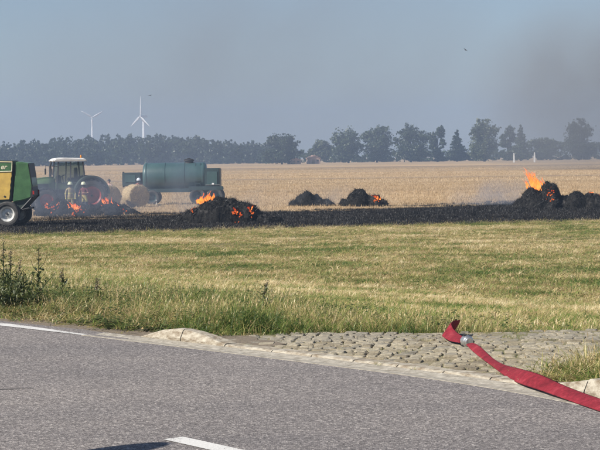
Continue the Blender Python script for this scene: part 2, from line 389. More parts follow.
# ------------------------------------------------------------------ mesh helpers
class MB:
    def __init__(s): s.v = []; s.f = []
    def add(s, verts, faces):
        n = len(s.v); s.v += [tuple(p) for p in verts]; s.f += [tuple(i + n for i in q) for q in faces]; return s
    def box(s, c, size, rot=None, taper=1.0):
        x, y, z = (d / 2 for d in size)
        P = [Vector((sx * x * (taper if sz > 0 else 1), sy * y * (taper if sz > 0 else 1), sz * z)) for sz in (-1, 1) for sy in (-1, 1) for sx in (-1, 1)]
        if rot is not None: P = [rot @ p for p in P]
        c = Vector(c)
        return s.add([p + c for p in P], [(0, 2, 3, 1), (4, 5, 7, 6), (0, 1, 5, 4), (2, 6, 7, 3), (0, 4, 6, 2), (1, 3, 7, 5)])
    def tube(s, pts, radii, n=8, cap=True):
        pts = [Vector(p) for p in pts]
        if not hasattr(radii, '__len__'): radii = [radii] * len(pts)
        rings = []
        for i, p in enumerate(pts):
            t = (pts[min(i + 1, len(pts) - 1)] - pts[max(i - 1, 0)]).normalized()
            a = t.orthogonal().normalized() if i == 0 else (a - t * a.dot(t)).normalized()
            b = t.cross(a)
            rings.append([p + (a * math.cos(2 * math.pi * k / n) + b * math.sin(2 * math.pi * k / n)) * radii[i] for k in range(n)])
        V = [q for r in rings for q in r]; F = []
        for i in range(len(pts) - 1):
            for k in range(n):
                F.append((i * n + k, i * n + (k + 1) % n, (i + 1) * n + (k + 1) % n, (i + 1) * n + k))
        if cap: F += [tuple(range(n - 1, -1, -1)), tuple((len(pts) - 1) * n + k for k in range(n))]
        return s.add(V, F)
    def lathe(s, prof, c=(0, 0, 0), axis='Y', n=32, cap=True):       # prof: (radius, along-axis)
        V = []; F = []; c = Vector(c)
        for r, a in prof:
            for k in range(n):
                t = 2 * math.pi * k / n; u, w = r * math.cos(t), r * math.sin(t)
                V.append(c + (Vector((u, a, w)) if axis == 'Y' else Vector((u, w, a)) if axis == 'Z' else Vector((a, u, w))))
        for i in range(len(prof) - 1):
            for k in range(n):
                F.append((i * n + k, i * n + (k + 1) % n, (i + 1) * n + (k + 1) % n, (i + 1) * n + k))
        if cap and prof[0][0] > 1e-4: F.append(tuple(range(n)))
        if cap and prof[-1][0] > 1e-4: F.append(tuple((len(prof) - 1) * n + k for k in range(n - 1, -1, -1)))
        return s.add(V, F)
    def prism(s, poly, y0, y1):                            # polygon in x,z extruded along y
        n = len(poly)
        V = [(x, y0, z) for x, z in poly] + [(x, y1, z) for x, z in poly]
        F = [tuple(range(n)), tuple(range(2 * n - 1, n - 1, -1))] + [(i, i + n, (i + 1) % n + n, (i + 1) % n) for i in range(n)]
        return s.add(V, F)
    def build(s, name, mat, parent=None, bevel=0.0, smooth=False, seg=2):
        me = bpy.data.meshes.new(name); me.from_pydata(s.v, [], s.f)
        bm = bmesh.new(); bm.from_mesh(me)
        bmesh.ops.recalc_face_normals(bm, faces=bm.faces)
        if bevel: bmesh.ops.bevel(bm, geom=[e for e in bm.edges if len(e.link_faces) == 2 and e.calc_face_angle() > 0.5], offset=bevel, segments=seg, affect='EDGES', clamp_overlap=True)
        bm.to_mesh(me); bm.free()
        if smooth: me.shade_smooth()
        me.materials.append(mat)
        o = bpy.data.objects.new(name, me); COL.objects.link(o); o.parent = parent
        return o
def tag(o, label=None, cat=None, group=None, kind=None):
    for k, v in (('label', label), ('category', cat), ('group', group), ('kind', kind)):
        if v: o[k] = v
    return o
def thing(name, label, cat, loc, rz=0.0, group=None):
    o = bpy.data.objects.new(name, None); COL.objects.link(o)
    o.empty_display_size = 0.2; o.location = loc; o.rotation_euler = (0, 0, rz)
    return tag(o, label, cat, group)
def raw_mesh(name, V, F, mat, parent=None, rnd=None, smooth=False):
    me = bpy.data.meshes.new(name); me.from_pydata([tuple(p) for p in V], [], F)
    if rnd is not None:
        a = me.attributes.new('rnd', 'FLOAT', 'POINT'); a.data.foreach_set('value', np.asarray(rnd, 'f'))
    if smooth: me.shade_smooth()
    me.materials.append(mat)
    o = bpy.data.objects.new(name, me)
    if parent is not False:
        COL.objects.link(o); o.parent = parent
    return o

# ------------------------------------------------------------------ land
def axis(parts):
    out = []
    for a, b, n in parts: out += list(np.linspace(a, b, n, endpoint=False))
    return out
xs = axis([(-2500, -400, 14), (-400, -60, 20), (-60, -14, 46), (-14, 14, 80), (14, 60, 46), (60, 400, 20), (400, 2500, 14)]) + [2500]
ys = axis([(-60, 6, 14), (6, 30, 90), (30, 60, 50), (60, 130, 60), (130, 400, 40), (400, 2700, 30)]) + [2700]
GX, GY = np.meshgrid(xs, ys)
GZ = terrain(GX.ravel(), GY.ravel()).reshape(GX.shape)
GZ = GZ + np.where(GZ < -0.1, 0.03 * np.sin(GX * 0.7 + 1.3 * np.sin(GY * 0.21)) * np.sin(GY * 0.5 + GX * 0.13), 0) * (np.abs(GX) < 60) * (GY < 130)
nx, ny = len(xs), len(ys)
V = np.stack([GX.ravel(), GY.ravel(), GZ.ravel()], 1)
F = [(j * nx + i, j * nx + i + 1, (j + 1) * nx + i + 1, (j + 1) * nx + i) for j in range(ny - 1) for i in range(nx - 1)]
tag(raw_mesh('field', V, F, M['ground'], smooth=True), kind='structure')

# ------------------------------------------------------------------ road
def strip(name, poly_a, poly_b, za, zb, mat, parent=None):
    n = len(poly_a)
    V = [(p.x, p.y, za) for p in poly_a] + [(p.x, p.y, zb) for p in poly_b]
    return raw_mesh(name, V, [(i, i + 1, n + i + 1, n + i) for i in range(n - 1)], mat, parent)
road = strip('road', [p + Vector((-19.0, -21.0)) for p in ER], ER, 0.0, 0.0, M['asphalt'])
tag(road, kind='structure')
def sub(s0, s1, step=0.25):
    n = max(2, int((s1 - s0) / step) + 1)
    return [s0 + (s1 - s0) * i / (n - 1) for i in range(n)]
sL, sEndPaint = 0.0, s_of(88, 336)
# shoulder of the carriageway left of the gutter: asphalt runs on, breaking up into dirt
S = sub(0.0, s_of(120, 340))
def rag(s, a): return a * (mnoise.noise(Vector((s * 1.7, 3.1, 0))) + 0.6 * mnoise.noise(Vector((s * 6.3, 8.1, 0))))
sh = strip('shoulder', [edge_at(s, 0.0) for s in S], [edge_at(s, 0.42 + rag(s, 0.06)) for s in S], 0.0, -0.01, M['asphalt']); tag(sh, kind='structure')
S2 = sub(0.0, s_of(215, 352), 0.15)
gv = strip('gravel_verge', [edge_at(s, 0.3) for s in S2], [edge_at(s, 0.85 + rag(s, 0.22)) for s in S2], -0.012, 0.012, M['gravel']); tag(gv, kind='structure')
S3 = sub(0.0, sEndPaint)
ln = strip('edge_line', [edge_at(s, 0.01) for s in S3], [edge_at(s, 0.17 if s < sEndPaint - 1.2 else 0.17 - 0.1 * (s - sEndPaint + 1.2) / 1.2) for s in S3], 0.004, 0.004, M['paint'], road)
# centre line dash
a, b = on_plane(173, 438.5, 0).to_2d(), on_plane(236, 452.5, 0).to_2d()
d = (b - a).normalized(); nn = Vector((-d.y, d.x)) * 0.07
b = a + d * 4.0
for k in (0, -1):
    o0 = d * (k * 12.0)
    raw_mesh('centre_dash', [(*(a + o0 - nn), 0.004), (*(b + o0 - nn), 0.004), (*(b + o0 + nn), 0.004), (*(a + o0 + nn), 0.004)], [(0, 1, 2, 3)], M['paint'], road)
# tarred seam
pts = [on_plane(x, y, 0).to_2d() for x, y in ((-60, 391), (-20, 390.2), (0, 389.5), (12, 389.4), (22, 388.4), (34, 388.0))]
pts = resample(pts, 0.06)
wd = [0.022 * (1 - 0.85 * i / len(pts)) * (1 + 0.5 * mnoise.noise(Vector((i * 0.4, 0, 0)))) for i in range(len(pts))]
jt = [Vector((0, 0.03 * mnoise.noise(Vector((i * 0.25, 5, 0))))) for i in range(len(pts))]
n = len(pts)
raw_mesh('tar_seam', [(p.x + q.x, p.y + q.y - w_, 0.004) for p, q, w_ in zip(pts, jt, wd)] + [(p.x + q.x, p.y + q.y + w_, 0.004) for p, q, w_ in zip(pts, jt, wd)],
         [(i, i + 1, n + i + 1, n + i) for i in range(n - 1)], M['rubber'], road)
# concrete gutter
sG0, sG1 = s_of(88, 336), ES[-1]
S4 = sub(sG0, sG1)
gut = MB()
k0 = len(S4)
prof = [(0.0, -0.06), (0.003, 0.004), (0.14, -0.006), (0.265, 0.006), (0.27, -0.06)]
VV = []
for d_, z_ in prof:
    for i, s in enumerate(S4):
        p = edge_at(s, d_); fade = min(1, i / 6); VV.append((p.x, p.y, z_ * (1 if z_ < 0 else 1)))
FF = [(r * k0 + i, r * k0 + i + 1, (r + 1) * k0 + i + 1, (r + 1) * k0 + i) for r in range(len(prof) - 1) for i in range(k0 - 1)]
tag(raw_mesh('gutter', VV, FF, M['concrete']), kind='structure')
# kerb stones: raised end piece on the left, sunk along the entrance, raised again on the right
kerb = MB()
def kerb_height(s):
    pts_ = [(s_of(112, 339), 0.0), (s_of(128, 341), 0.075), (s_of(150, 344), 0.115), (s_of(172, 346), 0.1), (s_of(207, 351), 0.022), (s_of(520, 392), 0.022), (s_of(548, 397), 0.06), (s_of(572, 402), 0.125), (s_of(640, 418), 0.13), (1e9, 0.13)]
    for (a_, ha), (b_, hb) in zip(pts_[:-1], pts_[1:]):
        if s < b_: return ha + (hb - ha) * max(0, (s - a_)) / max(1e-6, b_ - a_)
    return 0.13
kroot = bpy.data.objects.new('kerb', None); COL.objects.link(kroot); kroot['kind'] = 'structure'
s = s_of(114, 339); ki = 0
while s < ES[-1] - 28:
    ln_ = 0.5 if s > s_of(205, 350) else 0.62
    S5 = [s + 0.006 + (ln_ - 0.012) * k / 4 for k in range(5)]
    Vk = []; w0, w1 = 0.272, 0.43
    back = max(0.0, 1 - abs(s - s_of(180, 348)) / 1.1) * 0.0
    for q in S5:
        h = max(0.004, kerb_height(q) + random.uniform(-0.004, 0.004)); slope = 0.035 if h > 0.05 else 0.006
        for dd, zz in ((w0, -0.1), (w0, h * 0.3), (w0 + slope, h - 0.008), (w0 + slope + 0.015, h), (w1 - 0.012, h), (w1, h - 0.012), (w1, -0.1)):
            p = edge_at(q, dd + back); Vk.append((p.x, p.y, zz))
    Fk = [(r * 7 + c_, r * 7 + c_ + 1, (r + 1) * 7 + c_ + 1, (r + 1) * 7 + c_) for r in range(4) for c_ in range(6)] + [tuple(range(7)), tuple(range(34, 27, -1))]
    raw_mesh('kerb_stone', Vk, Fk, M['kerb'], kroot)
    s += ln_
# cobbled entrance
apr = raw_mesh('cobbled_entrance', [(p.x, p.y, 0.0) for p in APRON], [tuple(range(len(APRON)))], M['joint']); tag(apr, kind='structure')
bm = bmesh.new(); bm.from_mesh(apr.data); bmesh.ops.triangulate(bm, faces=bm.faces); bm.to_mesh(apr.data); bm.free()
cob_meshes = []
for k in range(8):
    rr = random.Random(k + 40)
    corners = [(sx * (0.5 + rr.uniform(-.09, .05)), sy * (0.5 + rr.uniform(-.09, .05))) for sx, sy in ((-1, -1), (1, -1), (1, 1), (-1, 1))]
    ring = []
    for i in range(4):
        a_, b_ = Vector(corners[i]), Vector(corners[(i + 1) % 4])
        ring += [a_.lerp(b_, 0.1), a_.lerp(b_, 0.9)]
    Vc = [(p.x, p.y, -0.06) for p in ring] + [(p.x * rr.uniform(.93, 1.04), p.y * rr.uniform(.93, 1.04), 0.003) for p in ring] + [(p.x * (0.86 + rr.uniform(-.06, .05)), p.y * (0.86 + rr.uniform(-.06, .05)), 0.011 + rr.uniform(-.004, .004)) for p in ring] + [(0, 0, 0.014)]
    Fc = [(r * 8 + i, r * 8 + (i + 1) % 8, (r + 1) * 8 + (i + 1) % 8, (r + 1) * 8 + i) for r in range(2) for i in range(8)] + [(16 + i, 16 + (i + 1) % 8, 24) for i in range(8)]
    me = bpy.data.meshes.new('cobblestone'); me.from_pydata(Vc, [], Fc); me.materials.append(M['cobble']); cob_meshes.append(me)
spots = []
ang = R(-7); ca, sa = math.cos(ang), math.sin(ang)
yy = -6.0; row = 0
while yy < 8.0:
    rh = random.uniform(0.09, 0.13); xx = -6 + random.uniform(0, 0.2)
    while xx < 9:
        wdt = random.uniform(0.09, 0.17)
        lx, ly = xx + wdt / 2, yy + rh / 2 + 0.02 * math.sin(xx * 1.3 + row)
        X_, Y_ = ca * lx - sa * ly + 0.5, sa * lx + ca * ly + 13.5
        spots.append((X_, Y_, wdt - 0.004, rh - 0.004)); xx += wdt
    yy += rh; row += 1
arr = np.array([(a_, b_) for a_, b_, _, _ in spots])
ins = pip(arr[:, 0], arr[:, 1], APRON_T) & (dist_edge(arr[:, 0], arr[:, 1]) > 0.5)
spots = [s_ for s_, k in zip(spots, ins) if k and random.random() > 0.03]
def framed(q): return abs(q[0] / q[1]) < 0.18
spots.sort(key=lambda q: (not framed(q), q[1]))
rest = MB()
for i, (X_, Y_, w_, h_) in enumerate(spots):
    z_ = -0.002 + random.uniform(-0.006, 0.006) + 0.012 * mnoise.noise(Vector((X_ * .8, Y_ * .8, 0))); rz = ang + random.uniform(-0.12, 0.12)
    tilt = (random.uniform(-.05, .05), random.uniform(-.05, .05))
    if i < 300:
        o = bpy.data.objects.new('cobblestone', random.choice(cob_meshes)); COL.objects.link(o); o.parent = apr
        o.location = (X_, Y_, z_); o.scale = (w_, h_, 1); o.rotation_euler = (*tilt, rz)
    else:
        me = random.choice(cob_meshes); mx_ = Matrix.Translation((X_, Y_, z_)) @ Matrix.Rotation(rz, 4, 'Z') @ Matrix.Diagonal((w_, h_, 1, 1))
        rest.add([mx_ @ v.co for v in me.vertices], [tuple(p.vertices) for p in me.polygons])
if rest.v:
    o = rest.build('cobblestones', M['cobble'], apr); tag(o, kind='stuff')

# ------------------------------------------------------------------ grass, stubble (uncountable)
def tuft(name, n, hgt, spread, wid, lean, mat, seed, heads=0.0, seg=3):
    r = random.Random(seed); V = []; F = []; A = []
    for i in range(n):
        a = r.uniform(0, 6.283); rad = spread * math.sqrt(r.random())
        bx, by = rad * math.cos(a), rad * math.sin(a)
        h = hgt * r.uniform(0.5, 1.15); ln_ = lean * r.uniform(0.2, 1.3) * h; da = r.uniform(0, 6.283)
        ux, uy = math.cos(da), math.sin(da); wx, wy = -uy, ux; w = wid * r.uniform(0.6, 1.3); rv = r.random(); b0 = len(V)
        for k in range(seg):
            t = k / seg; q = w * (1 - 0.55 * t)
            cx, cy, cz = bx + ux * ln_ * t * t, by + uy * ln_ * t * t, h * t * (1 - 0.18 * lean * t)
            V += [(cx - wx * q, cy - wy * q, cz), (cx + wx * q, cy + wy * q, cz)]; A += [rv, rv]
        V.append((bx + ux * ln_, by + uy * ln_, h * (1 - 0.18 * lean))); A.append(rv)
        for k in range(seg - 1): F.append((b0 + 2 * k, b0 + 2 * k + 1, b0 + 2 * k + 3, b0 + 2 * k + 2))
        F.append((b0 + 2 * seg - 2, b0 + 2 * seg - 1, b0 + 2 * seg))
        if r.random() < heads:                                  # seed head
            tip = Vector(V[-1]); hb = len(V); q = wid * 1.7; L_ = 0.06 * r.uniform(.6, 1.4)
            V += [tuple(tip), tuple(tip + Vector((wx * q, wy * q, L_ * .4))), tuple(tip + Vector((ux * .02, uy * .02, L_))), tuple(tip - Vector((wx * q, wy * q, -L_ * .4)))]
            A += [0.95] * 4; F.append((hb, hb + 1, hb + 2, hb + 3))
    return raw_mesh(name, V, F, mat, False, A)
def scatter(name, pts, idx, scl, protos, mat):
    c = bpy.data.collections.new(name + '_tufts')
    for p in protos: c.objects.link(p)
    n = len(pts)
    me = bpy.data.meshes.new(name); me.vertices.add(n); me.vertices.foreach_set('co', np.asarray(pts, 'f').ravel())
    def attr(nm, typ, vals, key='value'):
        a = me.attributes.new(nm, typ, 'POINT'); a.data.foreach_set(key, np.asarray(vals).ravel())
    attr('pick', 'INT', np.asarray(idx, 'i'))
    rot = np.zeros((n, 3), 'f'); rot[:, 2] = rng.uniform(0, 6.283, n); rot[:, 0] = rng.normal(0, .06, n); rot[:, 1] = rng.normal(0, .06, n)
    attr('turn', 'FLOAT_VECTOR', rot, 'vector')
    attr('grow', 'FLOAT_VECTOR', np.asarray(scl, 'f'), 'vector')
    me.materials.append(mat)
    o = bpy.data.objects.new(name, me); COL.objects.link(o)
    ng = bpy.data.node_groups.new(name, 'GeometryNodeTree')
    ng.interface.new_socket('Geometry', in_out='INPUT', socket_type='NodeSocketGeometry')
    ng.interface.new_socket('Geometry', in_out='OUTPUT', socket_type='NodeSocketGeometry')
    N, L = ng.nodes, ng.links
    gi, go = N.new('NodeGroupInput'), N.new('NodeGroupOutput')
    ci = N.new('GeometryNodeCollectionInfo'); ci.inputs['Collection'].default_value = c
    ci.inputs['Separate Children'].default_value = True; ci.inputs['Reset Children'].default_value = True
    ip = N.new('GeometryNodeInstanceOnPoints'); ip.inputs['Pick Instance'].default_value = True
    def na(nm, t):
        a = N.new('GeometryNodeInputNamedAttribute'); a.data_type = t; a.inputs['Name'].default_value = nm; return a.outputs['Attribute']
    L.new(gi.outputs[0], ip.inputs['Points']); L.new(ci.outputs[0], ip.inputs['Instance'])
    L.new(na('pick', 'INT'), ip.inputs['Instance Index'])
    e2r = N.new('FunctionNodeEulerToRotation'); L.new(na('turn', 'FLOAT_VECTOR'), e2r.inputs[0]); L.new(e2r.outputs[0], ip.inputs['Rotation'])
    L.new(na('grow', 'FLOAT_VECTOR'), ip.inputs['Scale']); L.new(ip.outputs[0], go.inputs[0])
    md = o.modifiers.new('scatter', 'NODES'); md.node_group = ng
    return o
def frustum_points(y0, y1, dens, margin=2.0, k=0.178, side=1.12):
    W = k * y1 * side + margin
    n = int((y1 - y0) * 2 * W * dens)
    x = rng.uniform(-W, W, n); y = rng.uniform(y0, y1, n)
    keep = np.abs(x) < k * y * side + margin
    return x[keep], y[keep]
def vnoise(x, y, f, seed=0.0):
    return np.array([mnoise.noise(Vector((a * f, b * f, seed))) for a, b in zip(x, y)])
BURN_F = lambda x: 74.0 + 0.3 * x
px_, py_, pi_, ps_ = [], [], [], []
protos = [tuft('tuft_a', 46, 0.2, 0.17, 0.0034, 0.9, M['blade'], 1), tuft('tuft_b', 40, 0.17, 0.18, 0.0036, 1.3, M['blade'], 2),
          tuft('tuft_c', 34, 0.32, 0.17, 0.0023, 0.8, M['blade'], 3, 0.1), tuft('tuft_d', 38, 0.26, 0.18, 0.0027, 1.2, M['blade'], 4, 0.06),
          tuft('tuft_e', 34, 0.12, 0.24, 0.0065, 1.7, M['blade'], 5, 0, 2), tuft('tuft_f', 26, 0.16, 0.22, 0.007, 1.3, M['blade'], 6, 0, 2),
          tuft('tuft_g', 7, 0.5, 0.14, 0.0028, 0.6, M['blade'], 8, 0.6)]
def herb(name, seed):
    r = random.Random(seed); V = []; F = []; A = []
    for st in range(4):
        bx, by = r.gauss(0, .07), r.gauss(0, .07); h = r.uniform(.14, .34); lx, ly = r.gauss(0, .06), r.gauss(0, .06); rv = r.random()
        for k in range(13):
            t = (k + r.random()) / 13; b = Vector((bx + lx * t, by + ly * t, h * t)); a = r.uniform(0, 6.283); L_ = r.uniform(.04, .09) * (1.15 - .6 * t)
            u = Vector((math.cos(a), math.sin(a), r.uniform(-.1, .8))).normalized(); s_ = u.cross(Vector((0, 0, 1))).normalized() * L_ * r.uniform(.15, .28)
            n0 = len(V); V += [b, b + u * L_ * .45 + s_, b + u * L_ - Vector((0, 0, L_ * .2)), b + u * L_ * .45 - s_]; A += [rv * .5 + .5 * r.random()] * 4; F.append((n0, n0 + 1, n0 + 2, n0 + 3))
    return raw_mesh(name, V, F, M['herb'], False, A)
protos += [herb('tuft_h', 71), herb('tuft_i', 72), herb('tuft_j', 73)]
for y0, y1, dens, far in ((9, 22, 85, 0), (22, 34, 50, 0), (34, 52, 30, 1), (52, 84, 22, 1)):
    x, y = frustum_points(y0, y1, dens)
    v = dist_edge(x, y)
    ok = (v > 0.55) & ~pip(x, y, APRON_T) & (y < BURN_F(x) + rng.normal(0, 0.5, len(x)))
    x, y, v = x[ok], y[ok], v[ok]
    nz = vnoise(x, y, 0.25); nz2 = vnoise(x, y, 0.9, 4.0)
    tall = np.clip(1.25 - v / np.where(x < 0, 5.5, 3.2), 0, 1) * np.clip((v - 0.3) / 1.1, 0.3, 1) * (1 + 0.4 * nz2)
    u = rng.random(len(x))
    idx = np.where(u < tall * 0.9, np.where(rng.random(len(x)) < 0.5 + 0.3 * nz, 3, 2), np.where(rng.random(len(x)) < 0.5, 4, 5))
    idx = np.where((tall < 0.2) & (u > 0.93), 1, idx)
    idx = np.where((tall > 0.25) & (rng.random(len(x)) < 0.3), 0, idx)
    idx = np.where(rng.random(len(x)) < 0.006 + 0.02 * tall, 6, idx)
    nz3 = vnoise(x, y, 0.45, 11.0)
    leafy = np.clip((1.0 - (x + 0.5) * 0.5), 0.12, 1.0) * np.clip(1.3 - np.abs(v - 2.2) / 3.2, 0, 1) * np.clip(0.55 + 1.5 * nz3, 0, 1)
    idx = np.where(rng.random(len(x)) < 0.42 * leafy, 7 + rng.integers(0, 3, len(x)), idx)
    h = (0.72 + 0.15 * tall) * rng.uniform(0.6, 1.3, len(x)) * (1 + 0.3 * nz + 0.3 * nz2) * np.where(y > 58, 0.75, 1.0)
    near_apron = np.clip((v - 0.5) / 0.8, 0.45, 1.0); h = h * near_apron
    wd_ = (1.0 if not far else 1.25) * rng.uniform(0.85, 1.2, len(x))
    px_.append(x); py_.append(y); pi_.append(idx); ps_.append(np.stack([wd_, wd_, h], 1))
# tall dry stalks left standing along the burnt edge
x = rng.uniform(-18, 20, 1500); y = BURN_F(x) + rng.normal(0.2, 0.7, 1500)
px_.append(x); py_.append(y); pi_.append(np.where(rng.random(1500) < 0.3, 6, 2)); sc = np.clip(rng.gamma(2.0, 0.11, 1500), 0.12, 0.75); ps_.append(np.stack([np.full(1500, 1.6), np.full(1500, 1.6), sc], 1))
# sprigs growing in the cobble joints and the gutter edge
x, y = frustum_points(10, 16.5, 30); v = dist_edge(x, y)
mossy = vnoise(x, y, 0.9, 9.0)
ok = ((pip(x, y, APRON_T) & (mossy > 0.12)) | ((v > 0.26) & (v < 0.29) & (rng.random(len(x)) < 0.8))) & (rng.random(len(x)) < 0.55)
x, y = x[ok], y[ok]
px_.append(x); py_.append(y); pi_.append(np.full(len(x), 1)); ps_.append(np.stack([rng.uniform(.15, .4, len(x))] * 2 + [rng.uniform(.12, .32, len(x))], 1))
x, y = np.concatenate(px_), np.concatenate(py_)
z = terrain(x, y); z = np.where(pip(x, y, APRON_T) | (dist_edge(x, y) < 0.42), 0.0, z)
tag(scatter('grass', np.stack([x, y, z], 1), np.concatenate(pi_), np.concatenate(ps_), protos, M['blade']),
    'dry and green grass covering the slope between road and burnt strip', 'grass', kind='stuff')
# charred stubble and cut stubble
cp = [tuft('char_a', 16, 0.13, 0.22, 0.009, 0.4, M['char_blade'], 11, 0, 2), tuft('char_b', 12, 0.18, 0.2, 0.008, 0.6, M['char_blade'], 12, 0, 2)]
x, y = frustum_points(70, 118, 9, 3.0)
rear = 100 + 0.75 * x + 14 * vnoise(x * 0.15, y, 0.4)
ok = (y > BURN_F(x) - 0.3) & (y < rear)
x, y = x[ok], y[ok]
tag(scatter('charred_stubble', np.stack([x, y, np.full(len(x), FIELD_Z)], 1), rng.integers(0, 2, len(x)), np.stack([np.ones(len(x))] * 2 + [rng.uniform(.6, 1.2, len(x))], 1), cp, M['char_blade']),
    'black charred stubble across the burnt strip', 'stubble', kind='stuff')
cs = [tuft('stub_a', 14, 0.15, 0.3, 0.011, 0.3, M['stubble'], 21, 0, 2), tuft('stub_b', 12, 0.19, 0.3, 0.01, 0.4, M['stubble'], 22, 0, 2)]
x, y = frustum_points(82, 200, 2.6, 3.0)
rear = 100 + 0.75 * x + 14 * vnoise(x * 0.15, y, 0.4)
ok = (y > rear + 1)
x2, y2 = frustum_points(200, 460, 0.7, 3.0); thin = (rng.random(len(x2)) < (470 - y2) / 270) & (np.abs(y2 - 238 - 4 * np.sin(x2 * .05)) > 8) & (np.abs(y2 - 330 - 4 * np.sin(x2 * .04)) > 8)
x, y = np.concatenate([x[ok], x2[thin]]), np.concatenate([y[ok], y2[thin]])
gw = np.where(y > 200, 1.9, 1.0)
tag(scatter('cut_stubble', np.stack([x, y, np.full(len(x), FIELD_Z)], 1), rng.integers(0, 2, len(x)), np.stack([gw, gw, rng.uniform(.6, 1.2, len(x))], 1), cs, M['stubble']),
    'golden cut stubble on the unburnt field behind the fires', 'stubble', kind='stuff')

# ------------------------------------------------------------------ weeds on the verge
def weed(px, py, h, label, seed, lean=0.05, dry=True):
    r = random.Random(seed); p = on_ground(px, py)
    t = thing('weed', label, 'weed', p, r.uniform(0, 6.28), 'tall weeds on the verge')
    top = Vector((r.uniform(-lean, lean) * h * 2, r.uniform(-lean, lean) * h * 2, h))
    sm = MB(); sm.tube([(0, 0, -0.03), top * 0.5 + Vector((0.01, 0, 0)), top], [0.008, 0.006, 0.003], 5)
    V = []; F = []; A = []
    for k in range(3):
        a = r.uniform(0, 6.28); b = top * r.uniform(0.3, 0.65)
        sm.tube([b, b + Vector((math.cos(a) * .07, math.sin(a) * .07, h * .12)), b + Vector((math.cos(a) * .1, math.sin(a) * .1, h * .25))], [.004, .003, .002], 4)
    st = sm.build('stem', M['weed'], t)
    for k in range(int((210 if dry else 360) * h)):
        f = r.random() ** 1.5; b = top * f * 0.9 + Vector((r.gauss(0, .05), r.gauss(0, .05), 0)) * (1.2 - f) * (1.0 if dry else 1.5); a = r.uniform(0, 6.28); L_ = r.uniform(0.04, 0.13) * (1.15 - f * 0.75)
        u = Vector((math.cos(a), math.sin(a), r.uniform(-.3, 2.2))).normalized(); s_ = u.cross(Vector((r.gauss(0, .4), r.gauss(0, .4), 1))).normalized() * L_ * r.uniform(.1, .24)
        n0 = len(V); V += [b, b + u * L_ * .45 + s_, b + u * L_ + Vector((0, 0, -L_ * .15)), b + u * L_ * .45 - s_]; A += [r.random()] * 4; F.append((n0, n0 + 1, n0 + 2, n0 + 3))
    raw_mesh('leaves', V, F, M['weed'], t, A)
    if dry:
        V = []; F = []; A = []
        for k in range(70):
            b = top * r.uniform(0.7, 1.08) + Vector((r.gauss(0, .011), r.gauss(0, .011), 0)); q = 0.009
            n0 = len(V); u = Vector((r.gauss(0, 1), r.gauss(0, 1), r.gauss(0, 1))).normalized() * q; w_ = u.orthogonal().normalized() * q
            V += [b - u, b + w_, b + u, b - w_]; A += [r.random()] * 4; F.append((n0, n0 + 1, n0 + 2, n0 + 3))
        tag(raw_mesh('seed_head', V, F, M['weed_dry'], t, A), kind='stuff')
    return t
weed(3, 305, 0.72, 'tallest dark weed at the left edge of the photo', 1)
weed(9, 309, 0.62, 'dark weed with brown spike, second from the left edge', 2)
weed(16, 306, 0.5, 'low bushy dark weed, third from the left edge', 3, 0.2)
weed(24, 308, 0.42, 'small dark weed between the left clump and the lone spiked weed', 4, 0.25, False)
weed(40, 305, 0.66, 'lone tall weed with a thin spike right of the dark left clump', 5)
weed(62, 307, 0.42, 'shorter spiked weed just right of the lone tall weed', 6, 0.15)
weed(98, 310, 0.34, 'dark leafy weed left of the raised kerb end', 7, 0.2)
weed(258, 319, 0.38, 'greyish weed in the tall grass behind the left end of the cobbles', 8, 0.15)
for k, (wx_, wy_) in enumerate(((2, 312), (6, 300), (12, 312), (20, 312), (28, 304), (0, 308), (9, 304), (15, 309), (4, 310))):
    t = weed(wx_, wy_, 0.42, 'leafy dark weed crowded into the clump at the left photo edge', 20 + k, 0.4, False)

# ------------------------------------------------------------------ fire hose
hose = thing('fire_hose', 'flat red fire hose with metal coupling lying over cobbles and kerb', 'hose', on_plane(470, 347, 0.0))
H0 = Vector(hose.location)
# centre line (pixel, pixel, height above road), half width, roll of the flat hose about its run
HP = [(457, 325.5, .09, .06, 60), (450.5, 327, .10, .062, 66), (447, 330, .09, .062, 50), (449.5, 334, .065, .06, 30), (456, 338.3, .055, .056, 24), (463.5, 341.3, .05, .042, 15),
      (470, 344, .05, .036, 10), (474.5, 347.3, .045, .036, 30), (479.5, 351.5, .04, .036, 34), (486, 357.2, .03, .036, 16), (493, 362.3, .025, .04, 8), (501, 367, .03, .046, 14), (510.5, 371.6, .04, .057, 27), (520, 375.6, .055, .062, 36), (530, 379, .06, .064, 38), (540, 382.6, .055, .062, 36), (549, 386.2, .048, .06, 30),
      (561, 391, .042, .058, 26), (576, 396.6, .034, .058, 24), (600, 405, .03, .058, 22), (640, 419, .028, .058, 20), (720, 452, .028, .058, 18)]
cp_ = [on_plane(x, y, z_) for x, y, z_, _, _ in HP]
def catmull(a, b, c, d, t):
    return 0.5 * ((2 * b) + (-a + c) * t + (2 * a - 5 * b + 4 * c - d) * t * t + (-a + 3 * b - 3 * c + d) * t ** 3)
def hose_samples(i0, i1, n=8):
    out = []
    for i in range(i0, i1):
        for k in range(n):
            q = [cp_[max(0, min(len(cp_) - 1, i + j))] for j in (-1, 0, 1, 2)]; h4 = [HP[max(0, min(len(HP) - 1, i + j))] for j in (-1, 0, 1, 2)]
            out.append((catmull(*q, k / n), catmull(*[h[3] for h in h4], k / n), catmull(*[h[4] for h in h4], k / n)))
    out.append((cp_[i1], HP[i1][3], HP[i1][4])); return out
